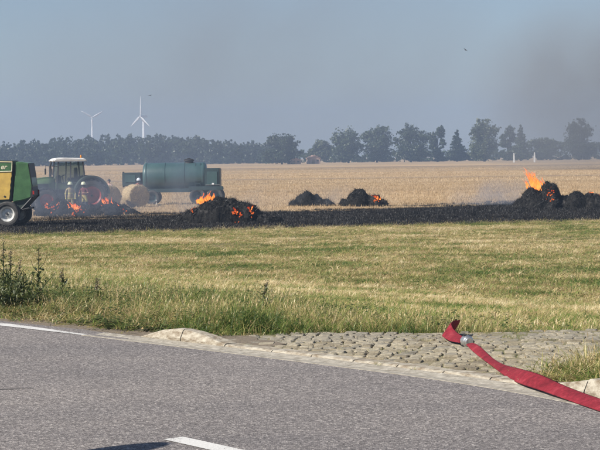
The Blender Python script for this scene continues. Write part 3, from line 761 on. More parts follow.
def hose_piece(name, i0, i1):
    sm = hose_samples(i0, i1); V = []; F = []; n = 10
    for i, (p, w_, rl) in enumerate(sm):
        t = (sm[min(i + 1, len(sm) - 1)][0] - sm[max(i - 1, 0)][0]).normalized()
        side = t.cross(Vector((0, 0, 1))).normalized(); up = side.cross(t).normalized()
        a = R(rl); sd_ = side * math.cos(a) - up * math.sin(a); un = side * math.sin(a) + up * math.cos(a)
        wr = 0.003 * mnoise.noise(Vector((i * .5, i0, 0)))
        for k in range(n):
            th = 2 * math.pi * k / n; cx = math.cos(th); V.append(p - H0 + sd_ * w_ * cx + un * (0.008 * math.sin(th) + wr * math.cos(2 * th)))
    for i in range(len(sm) - 1):
        for k in range(n): F.append((i * n + k, i * n + (k + 1) % n, (i + 1) * n + (k + 1) % n, (i + 1) * n + k))
    F += [tuple(range(n)), tuple(range(len(F) * 0 + (len(sm) - 1) * n, len(sm) * n))]
    o = raw_mesh(name, V, F, M['hose'], hose, smooth=True); return o
hose_piece('hose_length', 0, 5); hose_piece('hose_length', 6, len(HP) - 1)
ca_, cb_ = cp_[5] - H0 - Vector((0.02, 0, -0.012)), cp_[6] - H0 + Vector((0.02, 0, 0.014))
ax_ = (cb_ - ca_).normalized()
cpl = MB()
prof = [(-.06, .034), (-.04, .036), (-.036, .044), (-.02, .046), (-.015, .052), (.0, .053), (.002, .046), (.006, .053), (.02, .052), (.025, .043), (.045, .041), (.05, .034), (.065, .032)]
mid = (ca_ + cb_) / 2
cpl.tube([mid + ax_ * a_ for a_, _ in prof], [r_ for _, r_ in prof], 20)
co = cpl.build('coupling', M['alu'], hose, smooth=False)
up_ = Vector((0, 0, 1)); sd_ = ax_.cross(up_).normalized()
for a_ in (20, 140, 260):
    dd = up_ * math.cos(R(a_)) + sd_ * math.sin(R(a_)); rm = Matrix((ax_, dd.cross(ax_), dd)).transposed()
    MB().box(mid + dd * 0.054 + ax_ * 0.004, (0.03, 0.03, 0.014), rm).build('lug', M['rubber'], co, 0.003)

# ------------------------------------------------------------------ stand-in sign, added outside the frame only to cast the shadow on the road
sh_c = on_plane(99, 451.5, 0)
hz = 2.35; back = SUN_H * (hz / math.tan(SUN_EL))
sg = thing('shadow_sign', 'stand-in round sign on a post, added out of view to cast the road shadow', 'shadow caster', (sh_c.x + back.x, sh_c.y + back.y, 0.0))
MB().tube([(0, 0, -0.2), (0, 0, 2.6)], 0.032, 10).build('post', M['alu'], sg)
yaw = R(62)
pl = MB().lathe([(0.0, 0.008), (0.3, 0.008), (0.3, -0.008), (0.0, -0.008)], (0, -0.045, 0), 'Y', 32).build('plate', M['white_paint'], sg); pl.location = (0, 0, hz); pl.rotation_euler = (0, 0, yaw)
rb = MB().lathe([(0.235, -0.012), (0.295, -0.012), (0.295, -0.009), (0.235, -0.009)], (0, -0.045, 0), 'Y', 32).build('border', M['red_rim'], pl)

# ------------------------------------------------------------------ wheels
def wheel(parent, c, r, w, rim_mat, lug=True, side=-1, name='wheel', rim_r=0.58):
    """tyre lathed round local Y with tread bars; rim facing -y"""
    t = MB(); h = w / 2
    t.lathe([(r * rim_r, -h * .8), (r * .74, -h), (r * .9, -h * .98), (r * .97, -h * .8), (r * .985, 0), (r * .97, h * .8), (r * .9, h * .98), (r * .74, h), (r * rim_r, h * .8)], c, 'Y', 36, False)
    if lug:
        nl = 20
        for k in range(nl):
            for sd in (-1, 1):
                a = 2 * math.pi * (k + (0.5 if sd > 0 else 0)) / nl; d = Vector((math.cos(a), 0, math.sin(a))); ta = Vector((-d.z, 0, d.x))
                lat = (Vector((0, sd, 0)) + ta * 0.55).normalized(); rm = Matrix((lat, d.cross(lat), d)).transposed()
                t.box(Vector(c) + d * r * .985 + Vector((0, sd * h * .5, 0)), (h * 1.05, r * .05, r * .07), rm)
    wo_ = t.build(name, M['dusty_rubber'], parent, smooth=False)
    rm_ = MB().lathe([(r * .02, -h * .35), (r * .17, -h * .38), (r * .2, -h * .22), (r * .42, -h * .1), (r * .5, -h * .55), (r * rim_r, -h * .82), (r * rim_r, -h * .6), (r * .46, h * .1), (r * .1, h * .2)], c, 'Y', 28).build('rim', rim_mat, wo_)
    hb = MB()
    for k in range(8):
        a = k * math.pi / 4; hb.lathe([(r * .02, -h * .42), (r * .022, -h * .2)], (c[0] + math.cos(a) * r * .13, c[1], c[2] + math.sin(a) * r * .13), 'Y', 6)
    hb.lathe([(0.001, -h * .55), (r * .075, -h * .52), (r * .085, -h * .3)], c, 'Y', 14)
    hb.build('hub', M['black_metal'], wo_)
    return wo_

# ------------------------------------------------------------------ baler
bl_base = on_plane(8, 226.5, FIELD_Z); SB = FPX / bl_base.y           # pixels of the photo per metre at its place
baler = thing('round_baler', 'yellow and green round baler cut by the left photo edge', 'baler', bl_base)
def bp(px, py): return ((px - 8) / SB, (226.5 - py) / SB)
W2 = 1.25                                                              # half width; local y = 0 is the near wheel's plane
body = MB().prism([bp(*q) for q in ((-62, 168), (-60, 163), (-20, 159.5), (14, 160.8), (12, 200), (-10, 210), (-40, 208), (-60, 198))], 0.12, 1.7)
body.build('chamber', M['dark_metal'], baler, 0.03)
sp_ = [bp(*q) for q in ((-60, 165), (-20, 160.8), (13.6, 161.6), (13.6, 165), (13, 171), (12.4, 173.5), (12.6, 176), (11.6, 179), (11.9, 182), (10.9, 185), (11.2, 188), (10.4, 191), (10.6, 194), (9.6, 199.5), (-14, 200), (-40, 204), (-60, 196))]
side = MB().prism(sp_, 0.04, 0.115).build('side_panel', M['baler_yellow'], baler, 0.012)
st_ = MB().prism([bp(*q) for q in ((-59.5, 165.8), (-20, 161.6), (13.0, 162.4), (12.6, 171), (-20, 171.5), (-59.5, 175))], 0.03, 0.038).build('top_stripe', M['baler_green'], side)
ed = MB()
for q0, q1 in (((13.2, 162.2), (12.7, 171.4)), ((12.7, 171.4), (-20, 171.9)), ((-20, 171.9), (-59.5, 175.4)), ((13.2, 162.2), (-20, 161.3))):
    a, b = bp(*q0), bp(*q1); ed.tube([(a[0], 0.028, a[1]), (b[0], 0.028, b[1])], 0.022, 6)
ed.build('stripe_edge', M['cream'], side)
def text_mesh(txt, size, name, mat, parent, loc, rot, shear=0.25):
    cu = bpy.data.curves.new(name, 'FONT'); cu.body = txt; cu.size = size; cu.extrude = 0.004; cu.shear = shear; cu.offset = size * 0.02; cu.align_x = 'RIGHT'
    tmp = bpy.data.objects.new(name, cu); COL.objects.link(tmp)
    bpy.context.view_layer.update()
    me = bpy.data.meshes.new_from_object(tmp.evaluated_get(bpy.context.evaluated_depsgraph_get()))
    bpy.data.objects.remove(tmp); me.materials.clear(); me.materials.append(mat)
    o = bpy.data.objects.new(name, me); COL.objects.link(o); o.parent = parent; o.location = loc; o.rotation_euler = rot; return o
tx = bp(7.6, 169)
text_mesh('er', 0.33, 'lettering', M['cream'], side, (tx[0], 0.024, tx[1]), (R(90), 0, 0))
MB().lathe([(0.001, -.012), (.05, -.01), (.05, .02)], (bp(5.2, 196.5)[0], 0.035, bp(5.2, 196.5)[1]), 'Y', 12).build('latch', M['black_metal'], side)
gate = MB().prism([bp(*q) for q in ((16.6, 161.5), (29.6, 163.4), (31.4, 175), (33, 186), (31.5, 198), (24, 200.5), (12.4, 202.5), (14.4, 185))], 0.08, 1.7).build('tailgate', M['baler_green'], baler, 0.05, seg=3)
fr = MB().prism([bp(*q) for q in ((29.3, 163), (29.9, 164), (31.6, 176), (33.2, 190), (33.5, 196), (31.6, 199), (30.8, 198), (32.2, 186), (30.7, 175))], 0.05, 1.74).build('tailgate_frame', M['black_metal'], baler, 0.02)
ch = MB().prism([bp(*q) for q in ((-30, 203), (12, 203), (33, 197), (28, 203), (20, 211), (13, 214), (-20, 216), (-34, 211))], 0.2, 1.7).build('chassis', M['dark_metal'], baler, 0.02)
jb = MB()
for q0, q1 in (((33, 197), (20, 210.5)), ((19, 210.8), (29, 208.6))):
    a, b = bp(*q0), bp(*q1)
    for y_ in (0.12, 1.68): jb.tube([(a[0], y_, a[1]), (b[0], y_, b[1])], 0.045, 6)
a = bp(27, 208.8); jb.box((a[0], 0.9, a[1]), (0.12, 1.6, 0.06)); jb.build('bale_ramp', M['black_metal'], baler)
for y_ in (0.06, 1.7):
    a = bp(33.6, 194); lp = MB().box((a[0], y_, a[1]), (0.09, 0.1, 0.34)).build('rear_lamp', M['black_metal'], baler, 0.015)
    MB().box((a[0] + 0.02, y_ - 0.055, a[1] + .05), (0.07, 0.02, 0.16)).build('lens', M['lamp_red'], lp)
wheel(baler, (0, -0.05, 0.6), 0.6, 0.5, M['silver_rim'], False, rim_r=.6)
wheel(baler, (0.28, 1.75, 0.6), 0.6, 0.5, M['silver_rim'], False, rim_r=.6)
MB().tube([(0, 0.1, .6), (.28, 1.7, .6)], 0.07, 8).build('axle', M['black_metal'], baler)
MB().tube([(-2.0, .9, .8), (-4.2, .9, .62)], 0.09, 8).build('drawbar', M['black_metal'], baler)

# ------------------------------------------------------------------ tractor
tr_base = on_plane(61.5, 212.5, FIELD_Z); ST = FPX / tr_base.y
TY = R(180 + 18)
tractor = thing('tractor', 'green tractor with white cab roof and red rims behind the burning straw', 'tractor', tr_base + Vector((0, 1.6, 0)), TY)
# local: +x forward (left in the photo), the near side is +y
def wheel_t(c, r, w, name='wheel'):
    h = wheel(tractor, (0, 0, 0), r, w, M['red_rim']); h.location = c
    if c[1] > 0: h.rotation_euler = (0, 0, math.pi)
    return h
for y_ in (0.98, -0.98): wheel_t((-1.42, y_, .96), .96, 0.6)
for y_ in (0.92, -0.92): wheel_t((1.3, y_, 0.7), 0.7, 0.48)
hood_p = [(0.62, 1.15), (0.62, 2.12), (1.2, 2.1), (1.9, 2.0), (2.3, 1.86), (2.48, 1.6), (2.5, 1.15), (2.3, 0.95), (1.0, 0.95)]
MB().prism(hood_p, -0.4, 0.4).build('hood', M['tractor_green'], tractor, 0.1, True, 4)
for s_ in (-1, 1):
    gr = MB().box((1.6, s_ * 0.403, 1.42), (1.1, 0.012, 0.56)).build('grille', M['black_metal'], tractor)
    for k in range(5): MB().box((1.6, s_ * 0.415, 1.2 + k * 0.11), (1.0, 0.02, 0.05)).build('slat', M['dark_metal'], gr)
for y_ in (-.26, .26): MB().box((2.47, y_, 1.68), (.1, .2, .12)).build('headlight', M['lamp_white'], tractor, .02)
MB().prism([(-1.9, .75), (-1.9, 1.35), (0.6, 1.35), (1.0, 1.0), (2.3, 0.95), (2.3, .6), (-1.2, .55)], -.36, .36).build('chassis', M['black_metal'], tractor, .04)
MB().box((2.62, 0, .85), (.35, .9, .5)).build('front_weight', M['black_metal'], tractor, .08)
for s_ in (-1, 1):
    a0 = [(math.cos(R(t_)) , math.sin(R(t_))) for t_ in range(-12, 182, 10)]
    ou = [(-1.42 + 1.09 * c_, 1.03 + 1.14 * n_) for c_, n_ in a0]; inn = [(-1.42 + 1.0 * c_, 1.03 + 1.04 * n_) for c_, n_ in a0]
    fd = MB(); n = len(ou)
    y0, y1 = (0.6, 1.3) if s_ > 0 else (-1.3, -.6)
    V = [(x_, y_, z_) for ring, in ((ou,), (inn,)) for y_ in (y0, y1) for x_, z_ in ring]
    F = []
    for i in range(n - 1):
        F += [(i, i + 1, n + i + 1, n + i), (2 * n + i, 3 * n + i, 3 * n + i + 1, 2 * n + i + 1), (i, 2 * n + i, 2 * n + i + 1, i + 1), (n + i, n + i + 1, 3 * n + i + 1, 3 * n + i)]
    F += [(0, n, 3 * n, 2 * n), (n - 1, 3 * n - 1, 4 * n - 1, 2 * n - 1)]
    fd.add(V, F).build('fender', M['dark_metal'], tractor, smooth=False)
    MB().prism([(x_, z_) for x_, z_ in inn], s_ * .6 - .03, s_ * .6 + .03).build('fender_wall', M['dark_metal'], tractor)
    pf = MB()
    a0 = [(math.cos(R(t_)), math.sin(R(t_))) for t_ in range(20, 161, 20)]
    for (c0, n0), (c1, n1) in zip(a0[:-1], a0[1:]):
        pf.prism([(1.3 + .8 * c0, .7 + .8 * n0), (1.3 + .8 * c1, .7 + .8 * n1), (1.3 + .76 * c1, .7 + .76 * n1), (1.3 + .76 * c0, .7 + .76 * n0)], s_ * .92 - .24, s_ * .92 + .24)
    pf.build('front_fender', M['black_metal'], tractor)
# cab
cab = MB().box((-.22, 0, 1.55), (1.7, 1.5, .42)).build('cab_floor', M['tractor_green'], tractor, .04)
for y_ in (-.76, .76):
    pil = MB()
    pil.tube([(.62, y_ * .95, 1.35), (.55, y_, 2.2), (.48, y_ * .97, 3.0)], .045, 6)
    pil.tube([(-.2, y_ * 1.02, 1.4), (-.22, y_ * 1.03, 2.2), (-.24, y_ * .97, 3.0)], .04, 6)
    pil.tube([(-1.0, y_, 1.7), (-1.05, y_, 2.3), (-.98, y_ * .97, 3.0)], .05, 6)
    pil.tube([(.62, y_ * .97, 1.75), (-.2, y_ * 1.03, 1.72), (-1.0, y_, 1.75)], .03, 6)
    pil.build('cab_frame', M['black_metal'], tractor)
for nm, q in (('side_window', [(.6, .77, 1.78), (-.18, .785, 1.78), (-.22, .76, 2.96), (.49, .745, 2.96)]), ('side_window', [(-.26, .785, 1.78), (-1.0, .76, 1.8), (-.98, .745, 2.96), (-.27, .76, 2.96)]),
              ('side_window', [(.6, -.77, 1.78), (-.18, -.785, 1.78), (-.22, -.76, 2.96), (.49, -.745, 2.96)]), ('side_window', [(-.26, -.785, 1.78), (-1.0, -.76, 1.8), (-.98, -.745, 2.96), (-.27, -.76, 2.96)]),
              ('windscreen', [(.6, .7, 1.9), (.6, -.7, 1.9), (.5, -.7, 2.96), (.5, .7, 2.96)]), ('rear_window', [(-1.03, .7, 1.9), (-1.03, -.7, 1.9), (-1.0, -.7, 2.96), (-1.0, .7, 2.96)])):
    nrm = (Vector(q[1]) - Vector(q[0])).cross(Vector(q[3]) - Vector(q[0])).normalized() * 0.006
    MB().add([Vector(p) + nrm for p in q] + [Vector(p) - nrm for p in q], [(0, 1, 2, 3), (7, 6, 5, 4), (0, 4, 5, 1), (1, 5, 6, 2), (2, 6, 7, 3), (3, 7, 4, 0)]).build(nm, M['glass'], tractor)
rf = MB().prism([(-1.18, 3.02), (-1.2, 3.12), (-1.02, 3.22), (.2, 3.26), (.64, 3.2), (.8, 3.1), (.76, 3.02)], -.82, .82).build('cab_roof', M['white_paint'], tractor, .05, False, 3)
for x_, y_ in ((.79, .6), (.79, -.6), (-1.2, .6), (-1.2, -.6)): MB().box((x_, y_, 3.07), (.06, .2, .09)).build('work_lamp', M['lamp_white'], rf, .015)
MB().lathe([(.05, 0), (.05, .1), (.03, .16), (.001, .17)], (-.9, .6, 3.24), 'Z', 10).build('beacon', simple('amber_lens', (.7, .25, .02), (.6, .2, .02), 8, .2), rf)
MB().box((-.45, 0, 1.95), (.5, .55, .2)).box((-.68, 0, 2.3), (.16, .52, .7)).build('seat', M['black_metal'], tractor, .05)
swc = MB().lathe([(.2, -.015), (.2, .015), (.165, .015), (.165, -.015)], (0, 0, 0), 'Z', 18).tube([(0, 0, 0), (.12, 0, -.4)], .03, 6).build('steering_wheel', M['black_metal'], tractor); swc.location = (.14, 0, 2.15); swc.rotation_euler = (0, R(25), 0)
MB().box((.36, 0, 1.95), (.25, .5, .5)).build('dashboard', M['black_metal'], tractor, .05)
ex = MB().tube([(.78, -.5, 1.6), (.78, -.5, 2.75), (.72, -.5, 2.98)], [.09, .07, .06], 10).build('exhaust', M['black_metal'], tractor)
for y_ in (-1, 1):
    mr = MB().tube([(.56, y_ * .76, 2.72), (.95, y_ * 1.12, 2.78), (.95, y_ * 1.12, 2.6)], .018, 5).box((.97, y_ * 1.13, 2.42), (.07, .2, .36)).build('mirror', M['black_metal'], tractor)
stp = MB()
for k in range(4): stp.box((.35, .82, .5 + k * .28), (.4, .24, .03))
for x_ in (.15, .55): stp.tube([(x_, .9, .48), (x_, .82, 1.4)], .02, 5)
stp.build('cab_steps', M['black_metal'], tractor)
tk = MB().box((.25, -.7, .85), (.9, .4, .6)).build('fuel_tank', M['black_metal'], tractor, .08)
lk = MB().tube([(-1.9, -.4, .9), (-2.7, -.45, .6)], .045, 6).tube([(-1.9, .4, .9), (-2.7, .45, .6)], .045, 6).tube([(-1.9, 0, 1.3), (-2.6, 0, 1.0)], .04, 6).build('rear_linkage', M['black_metal'], tractor)

# ------------------------------------------------------------------ tank trailer
tk_base = on_plane(172, 206, FIELD_Z); tk_base.x *= 1.027; tk_base.y += 3.0; SK = FPX / tk_base.y
tank = thing('tank_trailer', 'dark teal cylindrical tank trailer standing behind the straw bales', 'trailer', tk_base, R(-1.0))
def kp(px, py): return ((px - 172) / SK, (206 - py) / SK)
xl, zt = kp(142, 164.0); xr, zb = kp(206.5, 192); rt = (zt - zb) / 2; zc = (zt + zb) / 2
MB().lathe([(.001, xl - .0), (rt * .5, xl + .0), (rt * .86, xl + .05), (rt * .98, xl + .13), (rt, xl + .2), (rt, xr - .2), (rt * .98, xr - .12), (rt * .86, xr - .04), (rt * .5, xr), (.001, xr)], (0, 1.0, zc), 'X', 48).build('tank', M['tank_teal'], tank, smooth=True)
for f in (.06, .35, .65, .94):
    x_ = xl + (xr - xl) * f; MB().lathe([(rt + .002, x_ - .04), (rt + .025, x_ - .035), (rt + .025, x_ + .035), (rt + .002, x_ + .04)], (0, 1.0, zc), 'X', 48, False).build('band', M['tank_teal'], tank)
hx, hzz = kp(188.5, 162.8)
ht = MB().lathe([(.3, hzz - .25), (.3, hzz), (.36, hzz + .02), (.36, hzz + .1), (.1, hzz + .16), (.001, hzz + .17)], (hx, 1.0, 0), 'Z', 20).build('hatch', M['black_metal'], tank)
MB().tube([(hx - .3, .8, hzz + .12), (hx, .8, hzz + .2), (hx + .3, .8, hzz + .12)], .025, 6).build('hatch_handle', M['black_metal'], ht)
a = kp(220, 170); b = kp(205, 192.5)
rc = MB().box(((a[0] + b[0]) / 2, 1.0, (a[1] + b[1]) / 2), (a[0] - b[0], 2.0, a[1] - b[1])).build('rear_cabinet', M['tank_dark'], tank, .04)
MB().box((a[0] - .5, -.03, (a[1] + b[1]) / 2 + .1), (.7, .05, .9)).build('cabinet_door', M['tank_teal'], rc, .02)
q = kp(213.5, 185.5); MB().box((q[0], -.07, q[1]), (.16, .06, .12)).build('side_lamp', M['lamp_white'], rc, .02)
q = kp(213, 186.6); MB().box((q[0], -.02, q[1]), (.95, .05, .03)).build('trim_rail', M['alu'], rc)
a = kp(122, 173.5); b = kp(141, 187)
fc = MB().box(((a[0] + b[0]) / 2, 1.0, (a[1] + b[1]) / 2), (b[0] - a[0], 1.5, a[1] - b[1])).build('front_cabinet', M['tank_dark'], tank, .05)
MB().box((a[0] + .55, .23, (a[1] + b[1]) / 2 + .05), (.7, .04, .5)).build('cabinet_door', M['tank_teal'], fc, .01)
MB().box((a[0] + .08, .4, (a[1] + b[1]) / 2), (.12, .12, a[1] - b[1] + .15)).build('corner_post', M['black_metal'], fc, .01)
a = kp(141, 190); b = kp(220, 193.5)
MB().box(((a[0] + b[0]) / 2, .3, (a[1] + b[1]) / 2), (b[0] - a[0], .16, .26)).box(((a[0] + b[0]) / 2, 1.7, (a[1] + b[1]) / 2), (b[0] - a[0], .16, .26)).box((a[0] + .1, 1.0, a[1]), (.15, 1.5, .2)).build('frame', M['tank_dark'], tank, .02)
q = kp(204, 206)
for x_, r_ in ((q[0] - .42, .56), (q[0] + .76, .56)):
    for y_ in (.05, 1.95):
        hub = wheel(tank, (0, 0, 0), r_, .45, M['tank_dark'], False); hub.location = (x_, y_, r_)
        if y_ > 1: hub.rotation_euler = (0, 0, math.pi)
MB().prism([(q[0] - 1.05, 1.0), (q[0] - 1.0, 1.22), (q[0] + 1.3, 1.22), (q[0] + 1.35, 1.0), (q[0] + 1.25, .95), (q[0] - .95, .95)], -.18, .28).build('mudguard', M['tank_dark'], tank, .03)
q = kp(152, 206)
hub = wheel(tank, (0, 0, 0), .5, .4, M['tank_dark'], False); hub.location = (q[0], .25, .5)
hub = wheel(tank, (0, 0, 0), .5, .4, M['tank_dark'], False); hub.location = (q[0], 1.75, .5); hub.rotation_euler = (0, 0, math.pi)
MB().box((q[0] + .05, 1.0, .85), (.6, 1.4, .35)).tube([(q[0], .25, .5), (q[0], 1.75, .5)], .06, 8).build('front_axle', M['tank_dark'], tank, .03)
MB().tube([(q[0] - .2, 1.0, .7), (q[0] - 2.6, 1.0, .55)], .07, 8).build('drawbar', M['black_metal'], tank)
q = kp(163, 206); MB().tube([(q[0] - .45, .1, .02), (q[0] - .45, .1, .35)], .05, 8).build('prop_stand', M['white_paint'], tank)
ld = MB()
for x_ in (0, .35): ld.tube([(xr - .75 + x_, .1, zb - .05), (xr - .75 + x_, .12, zc + .2), (xr - .75 + x_, .5, zt - .05)], .02, 5)
for k in range(6): ld.tube([(xr - .75, .09, zb + k * .22), (xr - .4, .09, zb + k * .22)], .015, 5)
ld.build('ladder', M['tank_dark'], tank)

# ------------------------------------------------------------------ straw bales
def straw_strands(n, pfun, size, r, mat, name, parent, rndhi=1.0):
    V = []; F = []; A = []
    for k in range(n):
        p, nrm = pfun(r); u = (nrm * r.uniform(.1, 1) + Vector((r.gauss(0, .7), r.gauss(0, .7), r.gauss(0, .5)))).normalized(); w_ = u.orthogonal().normalized() * r.uniform(.006, .014)
        L_ = size * r.uniform(.4, 1.3); n0 = len(V); V += [p - w_, p + w_, p + u * L_]; A += [r.random() * rndhi] * 3; F.append((n0, n0 + 1, n0 + 2))
    return tag(raw_mesh(name, V, F, mat, parent, A), kind='stuff')
def bale(px, py, rad, ln_, yaw, label, seed):
    p = on_plane(px, py, FIELD_Z)
    t = thing('straw_bale', label, 'bale', p, yaw, 'round straw bales')
    V = []; F = []; n = 44; prof = [(.001, 0)] + [(rad * f, 0) for f in (.15, .3, .45, .6, .75, .88)] + [(rad * .97, .03), (rad, .1)] + [(rad, ln_ * f) for f in (.25, .4, .55, .7, .85)] + [(rad, ln_ - .1), (rad * .96, ln_), (rad * .5, ln_), (.001, ln_)]
    for r_, a_ in prof:
        for k in range(n):
            th = 2 * math.pi * k / n; q = Vector((r_ * math.cos(th), a_, rad * .97 + r_ * math.sin(th)))
            q += Vector((math.cos(th), -0.6 if a_ < .05 else 0, math.sin(th))) * 0.035 * mnoise.fractal(q * 4 + Vector((seed, 0, 0)), .7, 2, 4) * (1 if r_ > .01 else 0)
            if q.z < .02: q.z = .02
            V.append(q)
    for i in range(len(prof) - 1):
        for k in range(n): F.append((i * n + k, i * n + (k + 1) % n, (i + 1) * n + (k + 1) % n, (i + 1) * n + k))
    raw_mesh('straw_roll', V, F, M['straw'], t, smooth=True)
    def pf(r):
        th = r.uniform(0, 6.283)
        if r.random() < .5:
            q = rad * math.sqrt(r.random()); return Vector((q * math.cos(th), 0, rad * .97 + q * math.sin(th))), Vector((0, -1, 0))
        return Vector((rad * math.cos(th), r.uniform(0, ln_), rad * .97 + rad * math.sin(th))), Vector((math.cos(th), 0, math.sin(th)))
    straw_strands(1100, pf, .1, random.Random(seed), M['stubble'], 'loose_straw', t)
    return t
bale(139.5, 207.2, .74, 1.25, R(28), 'round straw bale standing clear in front of the tank trailer', 3)
bale(111, 208.2, .74, 1.25, R(28), 'round straw bale with a burning front beside the tractor', 5)

# ------------------------------------------------------------------ burning heaps
def heap(px, py, lumps, label, seed, group='heaps of burnt straw', strands=1800, dy=0.0, embers=()):
    p = on_plane(px, py, FIELD_Z); p.y += dy
    t = thing('straw_heap', label, 'straw heap', p, 0, group)
    sc_ = FPX / p.y
    LL = [((cx - px) / sc_, oy, rx / sc_, ry, h / sc_) for cx, oy, rx, ry, h in lumps]
    x0 = min(l[0] - l[2] for l in LL) - .3; x1 = max(l[0] + l[2] for l in LL) + .3; y0 = min(l[1] - l[3] for l in LL) - .3; y1 = max(l[1] + l[3] for l in LL) + .3
    st = .075; nx_ = int((x1 - x0) / st); ny_ = int((y1 - y0) / st)
    def hgt(x, y):
        z = -.15
        w1 = mnoise.noise(Vector((x * 1.6, y * 1.6, seed))) * .22; w2 = mnoise.noise(Vector((x * 1.6, y * 1.6, seed + 9))) * .22
        for cx, cy, rx, ry, h in LL:
            d = math.hypot((x + w1 - cx) / rx, (y + w2 - cy) / ry)
            if d < 1: z = max(z, h * (1 - d ** 2.2) ** .62)
        if z > 0: z += min(1, z * 3) * (.17 * mnoise.fractal(Vector((x * 2.2, y * 2.2, seed)), .8, 2, 5) + .09 * abs(mnoise.noise(Vector((x * 7, y * 7, seed)))) + .05 * math.floor(2.5 * mnoise.noise(Vector((x * 1.9, y * 1.9, seed + 3)))))
        return z
    V = []; Z = {}
    for j in range(ny_):
        for i in range(nx_):
            x, y = x0 + i * st, y0 + j * st; z = hgt(x, y); Z[i, j] = z
            V.append((x + .03 * mnoise.noise(Vector((x * 9, y * 9, 1))), y, z))
    F = [(j * nx_ + i, j * nx_ + i + 1, (j + 1) * nx_ + i + 1, (j + 1) * nx_ + i) for j in range(ny_ - 1) for i in range(nx_ - 1) if max(Z[i, j], Z[i + 1, j], Z[i, j + 1], Z[i + 1, j + 1]) > -.05]
    raw_mesh('mound', V, F, M['char'], t)
    good = [V[k] for k in range(len(V)) if V[k][2] > .03]
    def pf(r): return Vector(r.choice(good)), Vector((0, -.3, 1))
    straw_strands(strands, pf, .2, random.Random(seed), M['char_blade'], 'charred_strands', t)
    for ex_, ey_, sz_, n_ in embers:                       # glowing patches lying on the surface
        wx_ = (ex_ - px) / sc_; target = (py - ey_) / sc_
        y_ = y0
        while y_ < y1 and hgt(wx_, y_) < target: y_ += .04
        r = random.Random(int(ex_ * 7)); e = MB()
        for k in range(n_):
            gx, gy = wx_ + r.gauss(0, sz_ / sc_ * .5), y_ + r.gauss(0, .12) ; gz = max(0.02, hgt(gx, gy)); s_ = r.uniform(.03, .085)
            e.box((gx, gy - .03, gz + .01), (s_ * 1.3, s_, s_ * r.uniform(.8, 1.6)), Matrix.Rotation(r.uniform(0, 3), 3, (r.gauss(0, 1), r.gauss(0, 1), 1)), .5)
        tag(e.build('ember', M['ember'], t), kind='stuff')
    return t, hgt, sc_
def flame(px, py, Y, w, h, lean, n, label, seed):
    """tongues of fire: twisted tapering bodies rising from one burning spot (sizes in metres)"""
    p = at_depth(px, py, Y); r = random.Random(seed)
    t = thing('flame', label, 'flame', p, 0, 'open flames')
    for k in range(n * 2):
        bx, by = r.gauss(0, .27) * w, r.uniform(-.2, .2); hh = h * r.uniform(.4, 1.08) * (1 - .45 * min(1, abs(bx / w) * 1.6)); ww = w * r.uniform(.07, .17); ln_ = lean * r.uniform(.6, 1.3)
        pts, rad = [], []; ph = r.uniform(0, 6.28)
        for i in range(13):
            f = i / 12; sw = .1 * hh * math.sin(f * 6 + ph)
            pts.append((bx + ln_ * hh * f * (.4 + .6 * f) + sw * f, by + .06 * math.sin(f * 4 + ph), hh * f)); rad.append(max(.003, ww * (1 - f) ** .75 * (.55 + .45 * math.sin(f * 9 + ph * 2)) + .01 * (1 - f)))
        MB().tube(pts, rad, 8).build('tongue', M['fire'], t, smooth=True)
    return t
# front heap by the tractor
h1, hf, s1 = heap(85, 215, [(47, .1, 14, 1.0, 9), (66, 0, 20, 1.3, 11), (59, .3, 11, .9, 15), (88, -.1, 24, 1.4, 8.5), (112, .1, 20, 1.2, 10), (106, .5, 13, .8, 14), (128, 0, 14, .9, 5)],
     'long black smouldering straw heap at the feet of the firefighters', 31, strands=2600, embers=((48, 206, 3, 7), (57, 207, 4, 8), (126, 212.5, 2, 5), (79, 211, 6, 14)))
hy1 = h1.location.y
flame(75, 210, hy1 - .55, .8, .5, -.5, 9, 'bright orange flame running down the heap below the firefighters', 1)
flame(83, 213, hy1 - .9, .6, .22, .6, 7, 'low flat flame at the foot of the heap below the firefighters', 2)
flame(46, 208, hy1 + .2, .35, .42, .3, 4, 'small dull flame in front of the tractor front wheel', 3)
flame(58, 208, hy1 - .1, .4, .35, .2, 4, 'small dull flame below the tractor steps', 4)
flame(110, 208.5, hy1 + .1, .85, .72, -.25, 7, 'flame licking up the front of the burning bale', 5)
# middle heap
h2, hf, s2 = heap(225, 222, [(222, 0, 34, 1.5, 23), (243, -.1, 22, 1.2, 19), (202, -.1, 24, 1.2, 14), (262, -.2, 20, .9, 7), (188, -.2, 20, .9, 7)],
     'large black straw heap burning in front of the tank trailer', 47, strands=3000, embers=((236, 212, 4, 9), (250, 209, 4, 9), (241, 214, 4, 5), (193, 209, 5, 8)))
flame(207, 203, h2.location.y + 1.0, 1.0, .6, .2, 11, 'orange flame behind the crest of the large middle heap', 6)
flame(251, 209.5, h2.location.y - .7, .3, .22, .2, 4, 'small flame on the right shoulder of the large middle heap', 7)
flame(236, 212.5, h2.location.y - 1.0, .35, .18, .2, 4, 'small flame in the middle of the large middle heap', 17)
# two heaps further out
heap(309, 206, [(307, 0, 11, .9, 14.5), (316, .1, 9, .8, 10), (325, 0, 11, .8, 5), (297, 0, 9, .7, 6)], 'left of the two small black heaps in mid field', 53, strands=1400)
h4, hf, s4 = heap(362, 206, [(359, 0, 14, 1.0, 15.5), (373, 0, 11, .9, 10), (382, -.1, 8, .7, 6), (348, 0, 9, .7, 7)], 'right of the two small black heaps, glowing at its right end', 59, strands=1500, embers=((375, 198, 4, 16),))
flame(375, 199.5, h4.location.y - .5, .45, .3, .15, 5, 'small flame on the right mid-field heap', 8)
